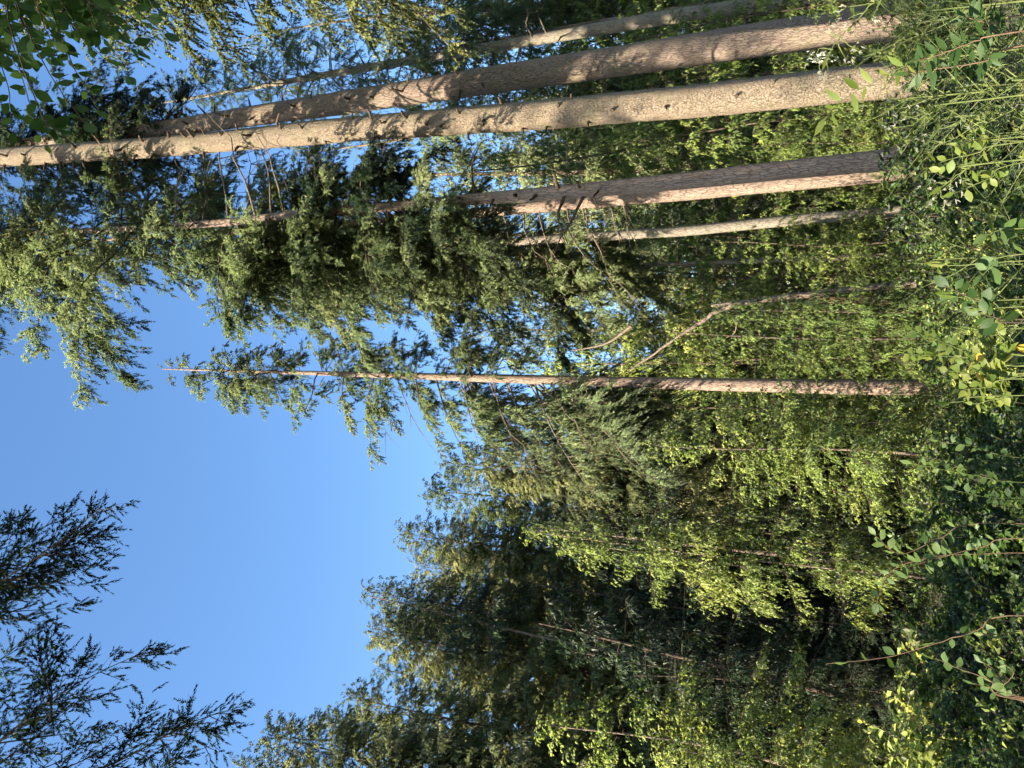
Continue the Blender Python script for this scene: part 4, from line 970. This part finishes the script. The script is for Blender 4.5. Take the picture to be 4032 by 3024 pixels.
flower_stalk('pale branching flower stalk below the tan trunk', [(3800, 400), (3700, 430), (3620, 470), (3580, 520)], [[(3620, 470), (3560, 455), (3545, 445)], [(3600, 490), (3550, 500), (3530, 505)], [(3590, 515), (3570, 545), (3560, 560)], [(3640, 465), (3640, 500), (3620, 530)], [(3660, 450), (3610, 430), (3600, 420)]], 2.2, (4000, 400))
flower_stalk('pale flower stalk with drooping tufts below the shaded trunk', [(3900, 640), (3800, 670), (3730, 720), (3690, 750)], [[(3730, 720), (3690, 720), (3670, 735)], [(3700, 745), (3680, 765), (3672, 775)], [(3750, 700), (3740, 750), (3745, 765)], [(3780, 690), (3790, 720), (3790, 730)], [(3700, 740), (3710, 780), (3730, 770)]], 2.2, (4000, 640))
rngp = random.Random(77)
for i, (x, y, x2, y2) in enumerate([(3850, 1040, 3590, 1035), (3950, 1210, 3800, 1220), (3980, 1180, 3690, 1160), (3900, 1560, 3690, 1590)]):
    t, b = plant('grass_stalk', 'thin yellow grass stalk ' + ['low down left of the shrub', 'bent over before the dark hazel leaves', 'upright beside the dark hazel leaves', 'left of the lime birch'][i], 'grass stalk', (x, y), 2.6)
    twig(t, b, rooted(b, px_line([(x, y), ((x + x2) / 2, (y + y2) / 2 + 5), (x2, y2)], 2.6)), .0025, M['stem_green'], LV['limelance'], 3, .05, rngp, name='stem', t0=.2)

# ---- spruce seedlings in the sunny corner
M['needle'] = leaf_mat('needle', [(0.0, (0.064, 0.104, 0.024)), (0.5, (0.112, 0.160, 0.036)), (1.0, (0.208, 0.224, 0.064))], 0.25, 0.05)
SEED = []
for k in range(3):
    rng = np.random.default_rng(90 + k); ax = Axis([0, .6, 1.3], [0, .02, 0], [0, 0.01, 0], [.008, .005, .002])
    z = np.linspace(0, 1.3, 14); V, Q = tube(ax.pos(z), ax.rad(z), 6)
    st = mesh('seedling_stem', V, Q, [M['stem_green']], smooth=True)
    P = whorls(rng, ax, .25, 1.28, 30, .5, .7, .1, 5, 50, (0, .15))
    leader = ([np.array([[0, 0, .95]]), np.array([0.0]), np.array([.42]), np.array([R(88)]), np.array([0.0])])
    data = grow(rng, *cat(P, leader), k2=.35, d2=16, d3=330, ang2=(35, 60), down2=.0, droop2=.0, l3=(.016, .028), w3=.13, down3=0, flat=0.0, s_min=.1, r0=.005, max2=.16, min2=.03, spread3=(40, 75), noise3=.3)
    SEED.append((st, crown_mesh('seedling_needles', data, M['stem_green'], M['needle'])))
for i, (xi, yi, Y, s, lab) in enumerate([(3330, 130, 3.4, 1.2, 'spruce seedling with a tall yellow-green leader before the second trunk'), (3440, 400, 3.0, 1.1, 'spruce seedling leader rising along the left edge of the tan trunk'), (3520, 60, 2.9, 1.0, 'bushy sunlit spruce seedling at the right edge'),
        (3640, 470, 2.7, 1.0, 'spruce seedling below the tan trunk among flower stalks'), (3620, 250, 3.2, 1.1, 'spruce seedling hiding the foot of the tan trunk'), (3780, 560, 2.5, 1.0, 'low spruce seedling below the shaded trunk'),
        (3570, 1025, 3.3, 1.1, 'thin spruce seedling leader below the slim grey trunk'), (3700, 1290, 3.8, 1.1, 'spruce seedling beside the lime birch'), (3850, 330, 2.3, .9, 'low spruce seedling at the bottom right'), (3760, 1100, 3.2, 1.0, 'spruce seedling behind the dark hazel shoot')]):
    p = at(xi, yi, Y); g = ground_z(p.x, p.y); H = (p.z - g) * 1.0
    t = empty('spruce_seedling', (p.x, p.y, g), lab, 'sapling', 'spruce seedlings in the undergrowth'); k = H / 1.38
    t.scale = (min(k, 1.25), min(k, 1.25), k); t.rotation_euler[2] = i * 1.1
    link('stem', SEED[i % 3][0], t); link('needles', SEED[i % 3][1], t)

# ---- shrubs
SHR = []
for k in range(4):
    rng = np.random.default_rng(100 + k); n_ = 46
    a = rng.uniform(0, 6.28, n_); P = np.stack([.12 * np.cos(a), .12 * np.sin(a), 0 * a], -1)
    data = grow(rng, P, a, rng.uniform(.7, 1.5, n_), np.radians(rng.uniform(35, 88, n_)), rng.uniform(.05, .35, n_), k2=.45, d2=16, d3=50, one=False, down2=.05, droop2=.15, l3=(.035, .06) if k < 2 else (.05, .085), w3=.62, sn_noise=.5, down3=.2, flat=.4, s_min=.15, r0=.007, max2=.6, noise3=.7)
    SHR.append(data)
SHM = {}
def shrub(xi, yi, Y, k, mi, label, xy=1.0, group='shrubs of the undergrowth'):
    p = at(xi, yi, Y); g = ground_z(p.x, Y); H = max(.5, p.z - g)
    if (k, mi) not in SHM: SHM[(k, mi)] = crown_mesh('shrub', SHR[k], M['twig'], M[('shrub', 'beech', 'spruce_dark_shade')[mi]])
    o = link('shrub', SHM[(k, mi)]); o.location = (p.x, Y, g - .03); s = H / 1.35; o.scale = (s * xy, s * xy, s); o.rotation_euler[2] = random.uniform(0, 6.28)
    tag(o, label, 'shrub', group)
for a in [(3340, 740, 12, 0, 2, 'dark small-leaved shrub at the foot of the shaded trunk pair', .9), (3420, 950, 11, 1, 0, 'green shrub below the slim grey trunk', 1.1), (3450, 560, 14, 2, 0, 'leafy shrub between the tan trunk and the shaded trunk', 1.0),
          (3500, 1060, 10, 0, 1, 'pale green small-leaved shrub right of the snag foot', 1.0), (3600, 1300, 13, 1, 0, 'shrub between the snag and the lone trunk', 1.1), (3640, 1420, 15, 2, 0, 'shrub behind the lime birch', 1.1),
          (3580, 1660, 14, 0, 1, 'bright shrub left of the lone trunk foot', 1.2), (3480, 1850, 13, 1, 0, 'shrub under the drooping beech sprays', 1.2), (3600, 2000, 9, 2, 0, 'shrub in half shade behind the arching shoot', 1.1),
          (3560, 2250, 11, 3, 0, 'dark shrub below the long brown trunk', 1.1), (3600, 2450, 9, 0, 2, 'very dark shrub behind the bramble stem', 1.2), (3500, 2650, 10, 2, 0, 'dark leafy shrub by the stout mossy trunk', 1.2),
          (3650, 2850, 8, 1, 0, 'dark shrub in the lower left corner', 1.2), (3380, 2900, 11, 3, 1, 'leafy shrub at the left edge', 1.2), (3570, 190, 14.5, 1, 0, 'shrub between the feet of the two thickest trunks', 1.0),
          (3450, 40, 15, 3, 1, 'sunlit shrub at the right edge', 1.2), (3800, 2150, 5, 1, 1, 'sunlit leaf clump under the arching shoot', .9), (3780, 1750, 6, 0, 0, 'low shrub left of the lime birch', 1.0), (3750, 850, 6, 2, 0, 'low shrub below the dark small-leaved one', 1.0),
          (3850, 2600, 4.5, 1, 1, 'sunlit leaf clump behind the forked stem', .8), (3800, 1250, 6, 3, 0, 'low shrub behind the hazel shoot', 1.0)]:
    shrub(*a[:6], *a[6:])

# ---- uncountable undergrowth: leafy thicket and grass
def thicket(name, label, n_, xr, yr, hfun, leaf, seed, l3, w3, dens, keep=None):
    rng = np.random.default_rng(seed); x = rng.uniform(*xr, n_); y = yr[0] + (yr[1] - yr[0]) * rng.uniform(0, 1, n_) ** 1.0
    if keep is not None:
        k = keep(x, y); x, y = x[k], y[k]
    g = np.array([ground_z(a, b) for a, b in zip(x, y)]); n_ = len(x)
    L_ = hfun(x, y) * rng.uniform(.45, 1.1, n_)
    data = grow(rng, np.stack([x, y, g - .03], -1), rng.uniform(0, 6.28, n_), L_, np.radians(rng.uniform(50, 88, n_)), rng.uniform(0, .35, n_), k2=.3, d2=9, d3=dens, one=False, sn_noise=.5, l3=l3, w3=w3, r0=.006, max2=.4, flat=.4, s_min=.15, noise3=.6, droop2=.2, down2=0.05)
    o = link(name, crown_mesh(name, data, M['twig'], leaf)); tag(o, label, 'undergrowth', kind='stuff'); return o
inview = lambda x, y: np.abs(x) < 0.62 * y + .8
thicket('undergrowth', 'dense green undergrowth covering the forest floor', 2300, (-13, 13), (3.2, 24), lambda x, y: np.clip(.45 + .05 * y, .4, 1.2), M['shrub'], 5, (.045, .085), .58, 30, inview)
thicket('ground_foliage', 'bright leafy ground cover in the sunny foreground', 900, (-1.2, 5), (2.2, 9), lambda x, y: np.clip(.5 + .03 * y, .4, .8), M['grass'], 6, (.03, .06), .5, 30, inview)
def grass(n_, xr, yr, seed, hr):
    rng = np.random.default_rng(seed); x = rng.uniform(*xr, n_); y = rng.uniform(*yr, n_)
    g = np.array([ground_z(a, b) for a, b in zip(x, y)]); a = rng.uniform(0, 6.28, n_); h = rng.uniform(*hr, n_); ln = h * rng.uniform(.15, .7, n_); w = rng.uniform(.0012, .003, n_)
    D = np.stack([np.cos(a), np.sin(a), 0 * a], -1); Sd = np.stack([-np.sin(a), np.cos(a), 0 * a], -1); B = np.stack([x, y, g], -1)
    lv = []
    for s in (0, .4, .75):
        c = B + D * (ln * s ** 2)[:, None]; c[:, 2] += h * (s - .18 * s ** 2); wd = (w * (1 - .6 * s))[:, None]; lv += [c + Sd * wd, c - Sd * wd]
    tip = B + D * ln[:, None]; tip[:, 2] += h * .78; lv.append(tip)
    V = np.stack(lv, 1).reshape(-1, 3); b = np.arange(n_)[:, None] * 7
    T_ = np.concatenate([b + np.array([q]) for q in ([0, 1, 3], [0, 3, 2], [2, 3, 5], [2, 5, 4], [4, 5, 6])])
    o = link('grass', mesh('grass', V, T_, [M['grass_blade']], tint=np.repeat(np.clip(rng.normal(.55, .2, n_), 0, 1), 7))); tag(o, 'long sunlit grass in the foreground at the right', 'grass', kind='stuff')
grass(9000, (-.5, 5.2), (2.4, 9.0), 8, (.35, .9))
